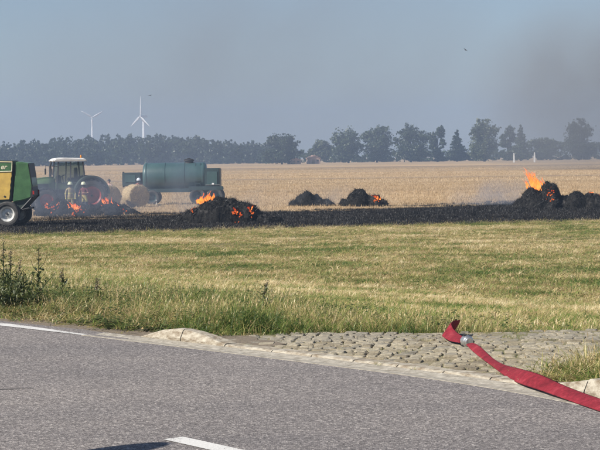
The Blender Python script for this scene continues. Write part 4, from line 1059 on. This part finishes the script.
# right heaps
h5, hf, s5 = heap(543, 208, [(534, 0, 15, 1.2, 20), (549, 0, 14, 1.1, 25), (524, -.2, 12, 1.0, 10), (562, .2, 10, 1.0, 13), (541, -.4, 24, 1.2, 12)],
     'black heap with the tallest flame on the right of the photo', 61, strands=2600, embers=((546, 195, 3, 7), (550, 191, 3, 5), (548, 200, 2.5, 5)))
heap(583, 208, [(576, 0, 13, 1.0, 16.5), (592, 0, 15, 1.0, 14), (610, .1, 14, 1.0, 13)], 'lower black heap at the right photo edge', 67, strands=1800)
y5 = h5.location.y
flame(536.5, 190.5, y5 - .1, .8, 1.45, -.45, 13, 'tall orange flame leaning left on the right heap', 9)
flame(590, 196, y5 + .1, .8, .32, .2, 6, 'low flame between the two lumps at the right photo edge', 10)

# ------------------------------------------------------------------ people
def cloth_mat(name, bands, scale=14):
    """colour by height on the body (metres, local z), soft mottling of worn cloth"""
    m, N, L = new_mat(name); tc = N.new('ShaderNodeTexCoord'); sp = N.new('ShaderNodeSeparateXYZ'); L.new(tc.outputs['Object'], sp.inputs[0])
    f = noise_tex(N, L, tc.outputs['Object'], scale, 5, .6)
    z = math_n(N, L, 'DIVIDE', sp.outputs[2], 2.0); r = N.new('ShaderNodeValToRGB'); r.color_ramp.interpolation = 'CONSTANT'; el = r.color_ramp.elements
    while len(el) < len(bands): el.new(.5)
    for e, (p_, c_) in zip(el, bands): e.position = p_ / 2.0; e.color = (*c_, 1)
    L.new(z, r.inputs[0])
    finish(N, L, mix_c(N, L, .6, r.outputs[0], ramp(N, L, f, [(.3, (.6, .6, .6)), (.7, (1.15, 1.15, 1.15))]), 'MULTIPLY'), .85, 0, f, .01, .2)
    return m
SKIN = (.5, .3, .22)
sand, lime, silv, navy, dred = (.42, .33, .18), (.72, .68, .2), (.65, .65, .6), (.035, .04, .06), (.16, .04, .05)
M['gear_sand'] = cloth_mat('sand_fire_gear', [(0, (.03, .03, .03)), (.3, sand), (.36, lime), (.42, sand), (.82, sand), (.86, lime), (.92, sand), (1.16, lime), (1.22, sand), (1.5, SKIN)])
M['gear_red'] = cloth_mat('dark_red_fire_gear', [(0, (.03, .03, .03)), (.28, navy), (.38, lime), (.44, navy), (.7, (.5, .42, .14)), (1.0, (.42, .33, .13)), (1.1, dred), (1.2, (.5, .3, .2)), (1.24, dred), (1.5, SKIN)])
M['gear_dark'] = cloth_mat('dark_fire_gear', [(0, (.03, .03, .03)), (.3, navy), (.38, lime), (.44, navy), (1.0, (.3, .08, .07)), (1.2, silv), (1.26, (.3, .08, .07)), (1.5, SKIN)])
M['shirt_pale'] = cloth_mat('pale_pink_shirt', [(0, (.05, .05, .06)), (.12, (.1, .1, .14)), (.95, (.5, .36, .32)), (1.46, SKIN)])
M['helmet'] = simple('pale_lime_helmet', (.75, .76, .5), (.6, .62, .4), 8, .35)
M['helmet_white'] = simple('pale_blue_helmet', (.72, .77, .82), (.6, .65, .7), 8, .35)
M['hair'] = simple('dark_hair', (.04, .03, .022), (.02, .015, .012), 40, .7)
M['eye'] = simple('eye', (.04, .03, .03), (.02, .02, .02), 8, .2)
M['wood'] = simple('wood_handle', (.35, .24, .13), (.22, .14, .07), 12, .7)
def person(name, label, loc, rz, mat, arms, lean=0.0, helmet=None, crouch=0.0, group=None):
    """loc: ground point; local +y is where the figure faces; arms: elbow and wrist per side (right, left)"""
    t = thing(name, label, 'person', loc, rz, group)
    J = []; Ed = []; Rd = []
    def v(p, r, par=None):
        J.append(Vector(p)); Rd.append(r if hasattr(r, '__len__') else (r, r))
        if par is not None: Ed.append((par, len(J) - 1))
        return len(J) - 1
    def up(z): return lean * max(0, z - .95) * 1.0
    dz = -crouch
    pel = v((0, 0, .98 + dz), (.15, .12)); wst = v((0, up(1.12), 1.12 + dz), (.145, .115), pel); chs = v((0, up(1.32), 1.32 + dz), (.17, .125), wst); shl = v((0, up(1.44), 1.45 + dz), (.12, .09), chs)
    nk = v((0, up(1.52) + .01, 1.53 + dz), .058, shl); hd0 = v((0, up(1.58) + .02, 1.6 + dz), (.075, .085), nk); hd = v((0, up(1.66) + .025, 1.69 + dz), (.08, .098), hd0); v((0, up(1.74) + .02, 1.76 + dz), .06, hd)
    ns = v((0, up(1.64) + .115, 1.645 + dz), .014, hd)
    for sx, (elb, wri) in zip((1, -1), arms):
        sh_ = v((sx * .19, up(1.42), 1.42 + dz), .072, shl)
        e_ = v((sx * elb[0], elb[1] + up(1.15), elb[2] + dz), .052, sh_); w_ = v((sx * wri[0], wri[1] + up(1.0), wri[2] + dz), .036, e_)
        dirv = (J[w_] - J[e_]).normalized(); pm = v(J[w_] + dirv * .06, (.034, .022), w_)
        sdv = dirv.cross(Vector((0, 0, 1))); sdv = sdv.normalized() if sdv.length > .1 else Vector((1, 0, 0)); cr = dirv.cross(sdv).normalized()
        for k, (o_, l_) in enumerate(((-.03, .07), (-.01, .08), (.01, .075), (.03, .06))):
            f1 = v(J[pm] + dirv * .04 + sdv * o_, .0095, pm); f2 = v(J[f1] + dirv * l_ * .5 + cr * .02, .009, f1); v(J[f2] + dirv * l_ * .25 + cr * .035, .008, f2)
        th = v(J[w_] + dirv * .045 - sdv * .045 + cr * .01, .011, pm); v(J[th] + dirv * .045 - sdv * .015 + cr * .02, .009, th)
    for sx in (1, -1):
        hp = v((sx * .1, 0, .9 + dz), (.1, .105), pel); kn = v((sx * .13, .04 + crouch * .8, .5 + dz * .4), (.072, .078), hp); an = v((sx * .15, -.02, .1), .052, kn); hl = v((sx * .15, -.05, .05), .05, an); tp = v((sx * .16, .12, .042), (.05, .038), an); v((sx * .165, .2, .035), (.042, .03), tp)
    me = bpy.data.meshes.new('body'); me.from_pydata([tuple(j) for j in J], Ed, [])
    o = bpy.data.objects.new('body', me); COL.objects.link(o)
    sk = o.modifiers.new('skin', 'SKIN'); sk.use_smooth_shade = True
    for i, sv in enumerate(me.skin_vertices[0].data): sv.radius = Rd[i]; sv.use_root = (i == 0)
    o.modifiers.new('sub', 'SUBSURF').levels = 1; o.modifiers['sub'].render_levels = 1
    bpy.context.view_layer.update()
    ev = bpy.data.meshes.new_from_object(o.evaluated_get(bpy.context.evaluated_depsgraph_get()))
    bpy.data.objects.remove(o); ev.materials.clear(); ev.materials.append(mat); ev.shade_smooth()
    b = bpy.data.objects.new('body', ev); COL.objects.link(b); b.parent = t
    hc = J[hd]
    for sx in (-1, 1):
        MB().lathe([(.001, -.012), (.012, 0), (.001, .012)], hc + Vector((sx * .033, .088, -.02)), 'Y', 8).build('eye', M['eye'], t)
    if helmet:
        he = MB().lathe([(.165, -.02), (.15, 0), (.138, .05), (.115, .105), (.07, .14), (.001, .15)], hc + Vector((0, -.005, .02)), 'Z', 20).build('helmet', M[helmet], t, smooth=True)
        MB().box(hc + Vector((0, -.005, .16)), (.03, .2, .04)).build('helmet_crest', M[helmet], he, .01)
        MB().lathe([(.12, -.13), (.13, -.02)], hc + Vector((0, -.035, .0)), 'Z', 16).build('neck_guard', M['black_metal'], he)
    else:
        MB().lathe([(.1, -.06), (.105, 0), (.1, .05), (.07, .09), (.001, .105)], hc + Vector((0, -.02, .02)), 'Z', 16).build('hair', M['hair'], t, smooth=True)
    return t
def foot(px, py, dy=0.0):
    p = on_plane(px, py, FIELD_Z); return Vector((p.x, p.y + dy, FIELD_Z))
work = (((.3, .05, 1.18), (.2, .32, 1.1)), ((.3, .08, 1.2), (.12, .36, 1.16)))
hang = (((.27, .0, 1.16), (.27, .1, .92)), ((.3, .02, 1.15), (.26, .2, .98)))
person('person', 'firefighter in sand gear and pale helmet left of the other firefighter, by the flame', foot(70.5, 213.9), R(195), M['gear_sand'], hang, .08, 'helmet', group='firefighters')
p2 = person('person', 'firefighter in dark red jacket and yellow gear in front of the tractor rear wheel', foot(85, 213.9), R(160), M['gear_red'], work, .15, 'helmet', group='firefighters')
person('person', 'bareheaded person in a pale pink shirt standing behind the bales', foot(109.5, 206.6), R(150), M['shirt_pale'], hang, 0)
person('person', 'firefighter in pale blue helmet standing behind the clear straw bale', foot(138.5, 206.0), R(200), M['gear_dark'], work, .2, 'helmet_white', crouch=.0, group='firefighters')
tl = thing('shovel', 'shovel held by the firefighter in dark red', 'shovel', p2.location + Vector((-.1, -.55, 0)), R(20))
MB().tube([(0, 0, .25), (0.05, .22, 1.45)], .017, 6).build('handle', M['wood'], tl)
MB().add([(-.1, -.06, 0), (.1, -.06, 0), (.12, 0, .28), (-.12, 0, .28), (-.1, -.05, 0), (.1, -.05, 0), (.12, .015, .28), (-.12, .015, .28)], [(0, 1, 2, 3), (7, 6, 5, 4), (0, 4, 5, 1), (1, 5, 6, 2), (2, 6, 7, 3), (3, 7, 4, 0)]).build('blade', M['alu'], tl)

# ------------------------------------------------------------------ trees
def crown_mesh(seed, lobes, nq, size, core=0.35):
    """leaf clumps spread through lobes (cx, cy, cz, rx, ry, rz); uneven, with gaps"""
    r = np.random.default_rng(seed); V = []; A = []
    vol = np.array([l[3] * l[4] * l[5] for l in lobes]) ** .67; cnt = (nq * vol / vol.sum()).astype(int)
    for (cx, cy, cz, rx, ry, rz), n in zip(lobes, cnt):
        nc = max(4, n // 22)
        d = r.normal(size=(nc, 3)); d /= np.linalg.norm(d, axis=1)[:, None]; rad = r.uniform(core, 1.0, nc) ** .6 * r.uniform(.82, 1.12, nc)
        cc = d * rad[:, None]
        k = r.integers(0, nc, n); p = cc[k] + r.normal(size=(n, 3)) * .13
        P = p * (rx, ry, rz) + (cx, cy, cz)
        cr = r.random(nc)
        u = r.normal(size=(n, 3)); u /= np.linalg.norm(u, axis=1)[:, None]; w = np.cross(u, r.normal(size=(n, 3))); w /= np.linalg.norm(w, axis=1)[:, None] + 1e-6
        s = size * r.uniform(.6, 1.4, n)[:, None]
        V.append(np.stack([P - u * s, P + w * s * .7, P + u * s, P - w * s * .7], 1).reshape(-1, 3)); A.append(np.repeat(cr[k] * .6 + .4 * r.random(n), 4))
    V = np.concatenate(V); A = np.concatenate(A); n = len(V) // 4
    return V, A, n
def quads(name, V, A, mat, parent=None):
    n = len(V) // 4; me = bpy.data.meshes.new(name); me.vertices.add(4 * n); me.vertices.foreach_set('co', V.astype('f').ravel()); me.loops.add(4 * n); me.loops.foreach_set('vertex_index', np.arange(4 * n, dtype='i'))
    me.polygons.add(n); me.polygons.foreach_set('loop_start', np.arange(0, 4 * n, 4, dtype='i')); me.update(calc_edges=True)
    a = me.attributes.new('rnd', 'FLOAT', 'POINT'); a.data.foreach_set('value', A.astype('f')); me.materials.append(mat)
    o = bpy.data.objects.new(name, me); COL.objects.link(o); o.parent = parent; return o
def rand_lobes(r, w, h, kind):
    L_ = []
    if kind == 'round':
        L_ = [(0, 0, h * .55, w * .38, w * .36, h * .38), (0, 0, h * .3, w * .36, w * .34, h * .28), (w * r.uniform(-.2, .2), 0, h * .14, w * .36, w * .3, h * .15)]
        for k in range(11):
            a = r.uniform(0, 6.28); z = r.uniform(.2, .88); q = w * .33 * math.sin(math.pi * min(1, z + .08)) ** .7
            L_.append((q * math.cos(a), q * math.sin(a), h * z, w * r.uniform(.15, .22), w * .2, h * r.uniform(.11, .17)))
    elif kind == 'tall':
        for k in range(12):
            z = .08 + .84 * k / 11; q = w * .25 * (1 - abs(z - .5)); a = r.uniform(0, 6.28)
            L_.append((q * math.cos(a), q * math.sin(a), h * z, w * r.uniform(.18, .28) * (1.15 - z * .55), w * .22, h * r.uniform(.08, .14)))
    elif kind == 'conifer':
        for k in range(11):
            z = .1 + .88 * k / 10; q = w * .1 * (1 - z); a = r.uniform(0, 6.28)
            L_.append((q * math.cos(a), q * math.sin(a), h * z, w * (.5 * (1 - z) + .05) * r.uniform(.8, 1.1), w * (.5 * (1 - z) + .05), h * .07))
    else:
        for k in range(8):
            L_.append((w * r.uniform(-.36, .36), r.uniform(-2, 2), h * r.uniform(.25, .72), w * r.uniform(.15, .24), w * .18, h * r.uniform(.2, .3)))
    return L_
def tree(px0, px1, ytop, ybase, Y, kind, mat, label, seed, nq=7800):
    r = random.Random(seed); b = at_depth((px0 + px1) / 2, ybase, Y); sc_ = FPX / Y; w, h = (px1 - px0) / sc_ * 1.04, (ybase - ytop) / sc_ + 1.5
    base = Vector((b.x, b.y, FIELD_Z)); h = (at_depth((px0 + px1) / 2, ytop, Y).z - FIELD_Z)
    t = thing('tree', label, 'tree', base, 0, 'trees along the field edge')
    V, A, n = crown_mesh(seed, rand_lobes(r, w * 1.12, h, kind), nq, .4 if kind != 'conifer' else .34, .12)
    V[:, 2] = np.maximum(V[:, 2], .2)
    quads('crown', V, A, M[mat], t)
    tr_ = MB(); tr_.tube([(0, 0, -.3), (.1, 0, h * .25), (-.1, .1, h * .55), (0, 0, h * .85)], [h * .028, h * .022, h * .014, h * .004], 8)
    for k in range(7):
        a = r.uniform(0, 6.28); z = h * r.uniform(.25, .6); q = w * r.uniform(.2, .34)
        tr_.tube([(0, 0, z), (q * .5 * math.cos(a), q * .5 * math.sin(a), z + h * .08), (q * math.cos(a), q * math.sin(a), z + h * .2)], [h * .011, h * .008, h * .003], 5)
    tr_.build('trunk', M['bark'], t)
    return t
TR = [(264, 300, 131, 163, 700, 'round', 'leaf_dark', 'dark rounded tree standing alone at the end of the wood'),
      (304, 334, 139, 161, 780, 'bush', 'leaf_pale', 'pale low tree behind the small sheds'),
      (333, 364, 123.5, 160, 760, 'round', 'leaf_mid', 'broad tree left of its equally tall twin, right of the sheds'),
      (361, 393, 123.5, 160, 770, 'round', 'leaf_mid', 'broad tree right of its equally tall twin'),
      (391, 431, 124.5, 159.5, 750, 'round', 'leaf_dark', 'widest dark tree in the middle of the tree row'),
      (428, 447, 126.5, 159, 760, 'tall', 'leaf_mid', 'slender tree with a spiky top beside the widest tree'),
      (446, 468, 130, 159, 770, 'conifer', 'leaf_dark', 'small pointed conifer left of the tallest pale tree'),
      (468, 501, 117, 158.5, 740, 'round', 'leaf_pale', 'tall pale tree with bright crown right of the conifer'),
      (498, 517, 127, 158, 780, 'tall', 'leaf_mid', 'slim tree just right of the tall pale tree'),
      (512, 530, 124.5, 158, 770, 'conifer', 'leaf_mid', 'spiky tree behind the two white posts'),
      (528, 572, 137, 157.5, 790, 'bush', 'leaf_mid', 'low wide bushy tree between the white posts and the dark right tree'),
      (563, 595, 117, 157, 760, 'round', 'leaf_dark', 'tall dark tree nearest the right photo edge'),
      (588, 625, 136, 156.5, 790, 'bush', 'leaf_mid', 'low bushy tree cut by the right photo edge')]
for k, a in enumerate(TR): tree(*a, 100 + k)
# hedge under the row, and the wood on the left: masses nobody could count
r = random.Random(5)
VA, AA = [], []
for k in range(46):
    px = 296 + k * 8.6; Y = r.uniform(790, 830); c0 = at_depth(px, 160, Y); w = r.uniform(6, 9); h = r.uniform(3.2, 7.5)
    V, A, n = crown_mesh(300 + k, [(0, 0, h * .5, w * .55, w * .4, h * .5), (w * .3, 0, h * .35, w * .4, w * .4, h * .35)], 260, .6)
    V[:, 2] = np.maximum(V[:, 2], .1); VA.append(V + np.array((c0.x, c0.y, FIELD_Z))); AA.append(A)
tag(quads('hedge', np.concatenate(VA), np.concatenate(AA), M['leaf_mid']), 'dense low hedge under the distant row of trees', 'hedge', kind='stuff')
VA, AA = [], []
def wood_top(px):
    pts_ = [(-60, 146), (0, 142), (30, 139), (60, 136.5), (100, 133.5), (140, 133.5), (165, 135), (200, 134.5), (225, 139), (250, 140.5), (275, 141), (300, 146)]
    return float(np.interp(px, [p_[0] for p_ in pts_], [p_[1] for p_ in pts_]))
for k in range(150):
    px = -60 + 350 * k / 149 + r.uniform(-3, 3); Y = r.choice((800, 830, 860, 900)) + r.uniform(-12, 12)
    top = wood_top(px) + r.uniform(-1.5, 5) + (4 if Y < 820 else 0); c0 = at_depth(px, 160, Y); h = at_depth(px, top, Y).z - FIELD_Z; w = r.uniform(7, 12)
    V, A, n = crown_mesh(500 + k, rand_lobes(r, w, h, 'round') + [(0, 0, h * .25, w * .45, w * .4, h * .25)], 700, .6)
    V[:, 2] = np.maximum(V[:, 2], .1); VA.append(V + np.array((c0.x, c0.y, FIELD_Z))); AA.append(A)
tag(quads('wood', np.concatenate(VA), np.concatenate(AA), M['leaf_dark']), 'distant dark wood forming one mass across the left horizon', 'wood', kind='stuff')

# ------------------------------------------------------------------ sheds, posts, turbines, birds
M['salmon_wall'] = simple('salmon_render', (.55, .38, .29), (.45, .31, .24), 1.5, .9)
M['tile_roof'] = simple('pale_tile_roof', (.5, .3, .22), (.38, .22, .16), 2.5, .85)
def shed(px0, px1, ytop, ybase, Y, label):
    a, b = at_depth(px0, ybase, Y), at_depth(px1, ybase, Y); w = b.x - a.x; h = at_depth(px0, ytop, Y).z - FIELD_Z
    t = thing('shed', label, 'shed', ((a.x + b.x) / 2, Y, FIELD_Z), R(12), 'small sheds at the far field edge')
    eave = h * .68
    wl_ = MB().prism([(-w / 2, -.3), (w / 2, -.3), (w / 2, eave), (0, h - .12), (-w / 2, eave)], 0, 6).build('wall', M['salmon_wall'], t)
    for s_ in (-1, 1):
        MB().prism([(s_ * (w / 2 + .3), eave - .15), (s_ * (w / 2 + .3), eave), (0, h + .1), (0, h - .08)], -.3, 6.3).build('roof', M['tile_roof'], t)
    MB().box((-w * .15, -.03, eave * .38), (1.1, .08, eave * .76)).build('door', M['wood'], t)
    MB().box((w * .25, -.03, eave * .6), (.8, .06, .7)).build('window', M['black_metal'], t)
shed(290, 301, 158.0, 162, 700, 'left and flatter of the two salmon sheds beside the rounded tree')
shed(309.5, 320.5, 155.6, 161.5, 705, 'right and taller of the two salmon sheds below the pale tree')
for px, top, base_, lb in ((514, 153, 156.8, 'left of the two white posts at the far field edge'), (534.5, 152.2, 156.5, 'right of the two white posts at the far field edge')):
    p = at_depth(px, base_, 620); h = at_depth(px, top, 620).z - FIELD_Z
    t = thing('white_post', lb, 'post', (p.x, p.y, FIELD_Z), 0, 'white posts at the far field edge')
    MB().box((0, 0, h * .4), (.6, .3, h * .8), None, .85).build('post', M['white_paint'], t, .04); MB().box((0, 0, h * .9), (.46, .34, h * .2), None, .7).build('cap', M['white_paint'], t, .03)
def turbine(px, hub_y, Y, bl, yaw, a0, label):
    p = at_depth(px, hub_y, Y); hz_ = p.z - FIELD_Z
    t = thing('wind_turbine', label, 'wind turbine', (p.x, p.y, FIELD_Z), yaw, 'wind turbines on the horizon')
    MB().lathe([(bl * .095, -1), (bl * .085, hz_ * .3), (bl * .055, hz_ * .97)], (0, 0, 0), 'Z', 20).build('tower', M['turbine_white'], t, smooth=True)
    MB().prism([(-bl * .06, -.0), (bl * .06, 0), (bl * .06, bl * .1), (-bl * .06, bl * .1)], -bl * .12, bl * .22).build('nacelle', M['turbine_white'], t, bl * .02).location = (0, 0, hz_ - bl * .05)
    hub = MB().lathe([(.001, -bl * .24), (bl * .04, -bl * .22), (bl * .06, -bl * .16), (bl * .06, -bl * .12)], (0, 0, hz_), 'Y', 16).build('hub', M['turbine_white'], t, smooth=True)
    for k in range(3):
        a = a0 + k * 2 * math.pi / 3; d = Vector((math.sin(a), 0, math.cos(a))); ta = Vector((d.z, 0, -d.x)); V = []; F = []
        prof = [(.03, .04, .04), (.12, .045, .035), (.22, .09, .025), (.5, .07, .015), (.8, .045, .008), (1.0, .015, .003)]
        for f, c_, th in prof:
            o_ = d * bl * f + Vector((0, -bl * .18, hz_)); tw = ta * bl * c_
            V += [o_ - tw * .7, o_ + Vector((0, -bl * th, 0)), o_ + tw * 1.2, o_ + Vector((0, bl * th, 0))]
        for i in range(len(prof) - 1):
            for q in range(4): F.append((i * 4 + q, i * 4 + (q + 1) % 4, (i + 1) * 4 + (q + 1) % 4, (i + 1) * 4 + q))
        F.append((20, 21, 22, 23)); raw_mesh('blade', V, F, M['turbine_white'], t, smooth=True)
turbine(92, 117.5, 1900, 14.5, R(15), R(180), 'left wind turbine with two blades pointing up in a V')
turbine(143.5, 116.5, 1900, 22.5, R(-52), R(2), 'right wind turbine with one blade straight up')
M['bird'] = simple('bird_feather', (.04, .04, .045), (.025, .025, .03), 10, .8)
def bird(px, py, Y, span, tilt, label):
    t = thing('bird', label, 'bird', at_depth(px, py, Y), 0, 'flying birds')
    t.rotation_euler = (R(18), R(tilt), R(30))
    L_ = span * .5
    MB().tube([(0, -.5 * L_, 0), (0, -.3 * L_, .02), (0, 0, 0), (0, .3 * L_, 0), (0, .55 * L_, .01)], [.02 * span, .06 * span, .08 * span, .05 * span, .01], 8).build('body', M['bird'], t, smooth=True)
    for s_ in (-1, 1):
        MB().add([(0, .12 * L_, .02), (s_ * .5 * L_, .2 * L_, .16 * L_), (s_ * L_, -.02 * L_, .12 * L_), (s_ * .55 * L_, -.1 * L_, .13 * L_), (0, -.14 * L_, .0), (0, 0, .05), (s_ * .5 * L_, .05 * L_, .19 * L_)],
                 [(0, 1, 6, 5), (1, 2, 6), (2, 3, 6), (3, 4, 5, 6), (0, 4, 3, 2, 1)]).build('wing', M['bird'], t)
    MB().add([(-.06 * span, -.75 * L_, 0), (.06 * span, -.75 * L_, 0), (0, -.4 * L_, .02), (0, -.4 * L_, -.015)], [(0, 1, 2), (1, 0, 3), (0, 2, 3), (1, 3, 2)]).build('tail', M['bird'], t)
bird(465.5, 50, 150, .62, 28, 'dark bird gliding high in the smoky sky on the right')
bird(150, 95.5, 260, .75, -8, 'faint bird beside the upright blade of the right wind turbine')

# ------------------------------------------------------------------ smoke and haze
def smoke(name, c, rad, dens, scale, label, color=(.4, .47, .6), stretch=(1, 1, 1), cut=.42, seed=0.0, absorb=None):
    me = bpy.data.meshes.new(name); bm = bmesh.new(); bmesh.ops.create_icosphere(bm, subdivisions=4, radius=1.0)
    for v in bm.verts:
        v.co *= 1 + .18 * mnoise.noise(v.co * 1.7 + Vector((seed, 0, 0))); v.co = Vector((v.co.x * rad[0], v.co.y * rad[1], max(v.co.z * rad[2], FIELD_Z + .05 - c[2])))
    bm.to_mesh(me); bm.free()
    o = bpy.data.objects.new(name, me); COL.objects.link(o); o.location = c
    m, N, L = new_mat(name); tc = N.new('ShaderNodeTexCoord')
    nv = mapping(N, L, tc.outputs['Object'], stretch); nv_n = nv.node; nv_n.inputs['Location'].default_value = (seed * 3.1, seed, 0)
    f = noise_tex(N, L, nv, scale, 4, .6, .4)
    ln_ = N.new('ShaderNodeVectorMath'); ln_.operation = 'LENGTH'; L.new(mapping(N, L, tc.outputs['Object'], tuple(1 / q for q in rad)), ln_.inputs[0])
    fall = math_n(N, L, 'SUBTRACT', 1.0, ln_.outputs['Value'], True)
    d = math_n(N, L, 'MULTIPLY', math_n(N, L, 'SUBTRACT', f, cut, True), math_n(N, L, 'MULTIPLY', fall, dens))
    v = N.new('ShaderNodeVolumePrincipled'); v.inputs['Color'].default_value = (*color, 1); L.new(d, v.inputs['Density'])
    v.inputs['Anisotropy'].default_value = 0.0
    ot = N.new('ShaderNodeOutputMaterial'); L.new(v.outputs[0], ot.inputs['Volume']); me.materials.append(m)
    tag(o, label, 'smoke', kind='stuff'); return o
def mid_air(px, py, Y): return at_depth(px, py, Y)
smoke('smoke', mid_air(52, 202, 92), (6.0, 3.6, 2.4), 1.1, .55, 'blue grey smoke drifting over the tractor front and the heap', seed=1, cut=.36)
smoke('smoke', mid_air(172, 198, 97), (7.5, 4.0, 2.9), .75, .5, 'thin smoke lying in front of the tank trailer', seed=2, cut=.38)
smoke('smoke', mid_air(500, 197, 105), (4.2, 3.0, 1.3), 1.5, .7, 'low grey smoke left of the right heap', seed=3, cut=.36)
smoke('smoke', mid_air(335, 200, 108), (5.0, 2.0, 1.3), .9, .7, 'thin smoke round the two small heaps', seed=4, cut=.38)
smoke('smoke', mid_air(590, 100, 330), (26, 40, 22), .2, .05, 'brownish smoke cloud rising at the right edge of the sky', (.42, .41, .42), seed=5, cut=.33)
smoke('smoke', mid_air(250, 60, 420), (70, 60, 30), .06, .022, 'broad grey smoke bank over the middle of the sky', (.42, .42, .45), seed=6, cut=.36)
hz_ = MB().box((0, 1350, 38), (5300, 3000, 86)).build('haze', M['rubber'])
m, N, L = new_mat('haze_air'); v = N.new('ShaderNodeVolumePrincipled'); v.inputs['Color'].default_value = (.46, .58, .78, 1); v.inputs['Density'].default_value = 0.0006
ot = N.new('ShaderNodeOutputMaterial'); L.new(v.outputs[0], ot.inputs['Volume']); hz_.data.materials.clear(); hz_.data.materials.append(m)
tag(hz_, 'thin pale smoke haze filling the air over the whole field', 'haze', kind='stuff')
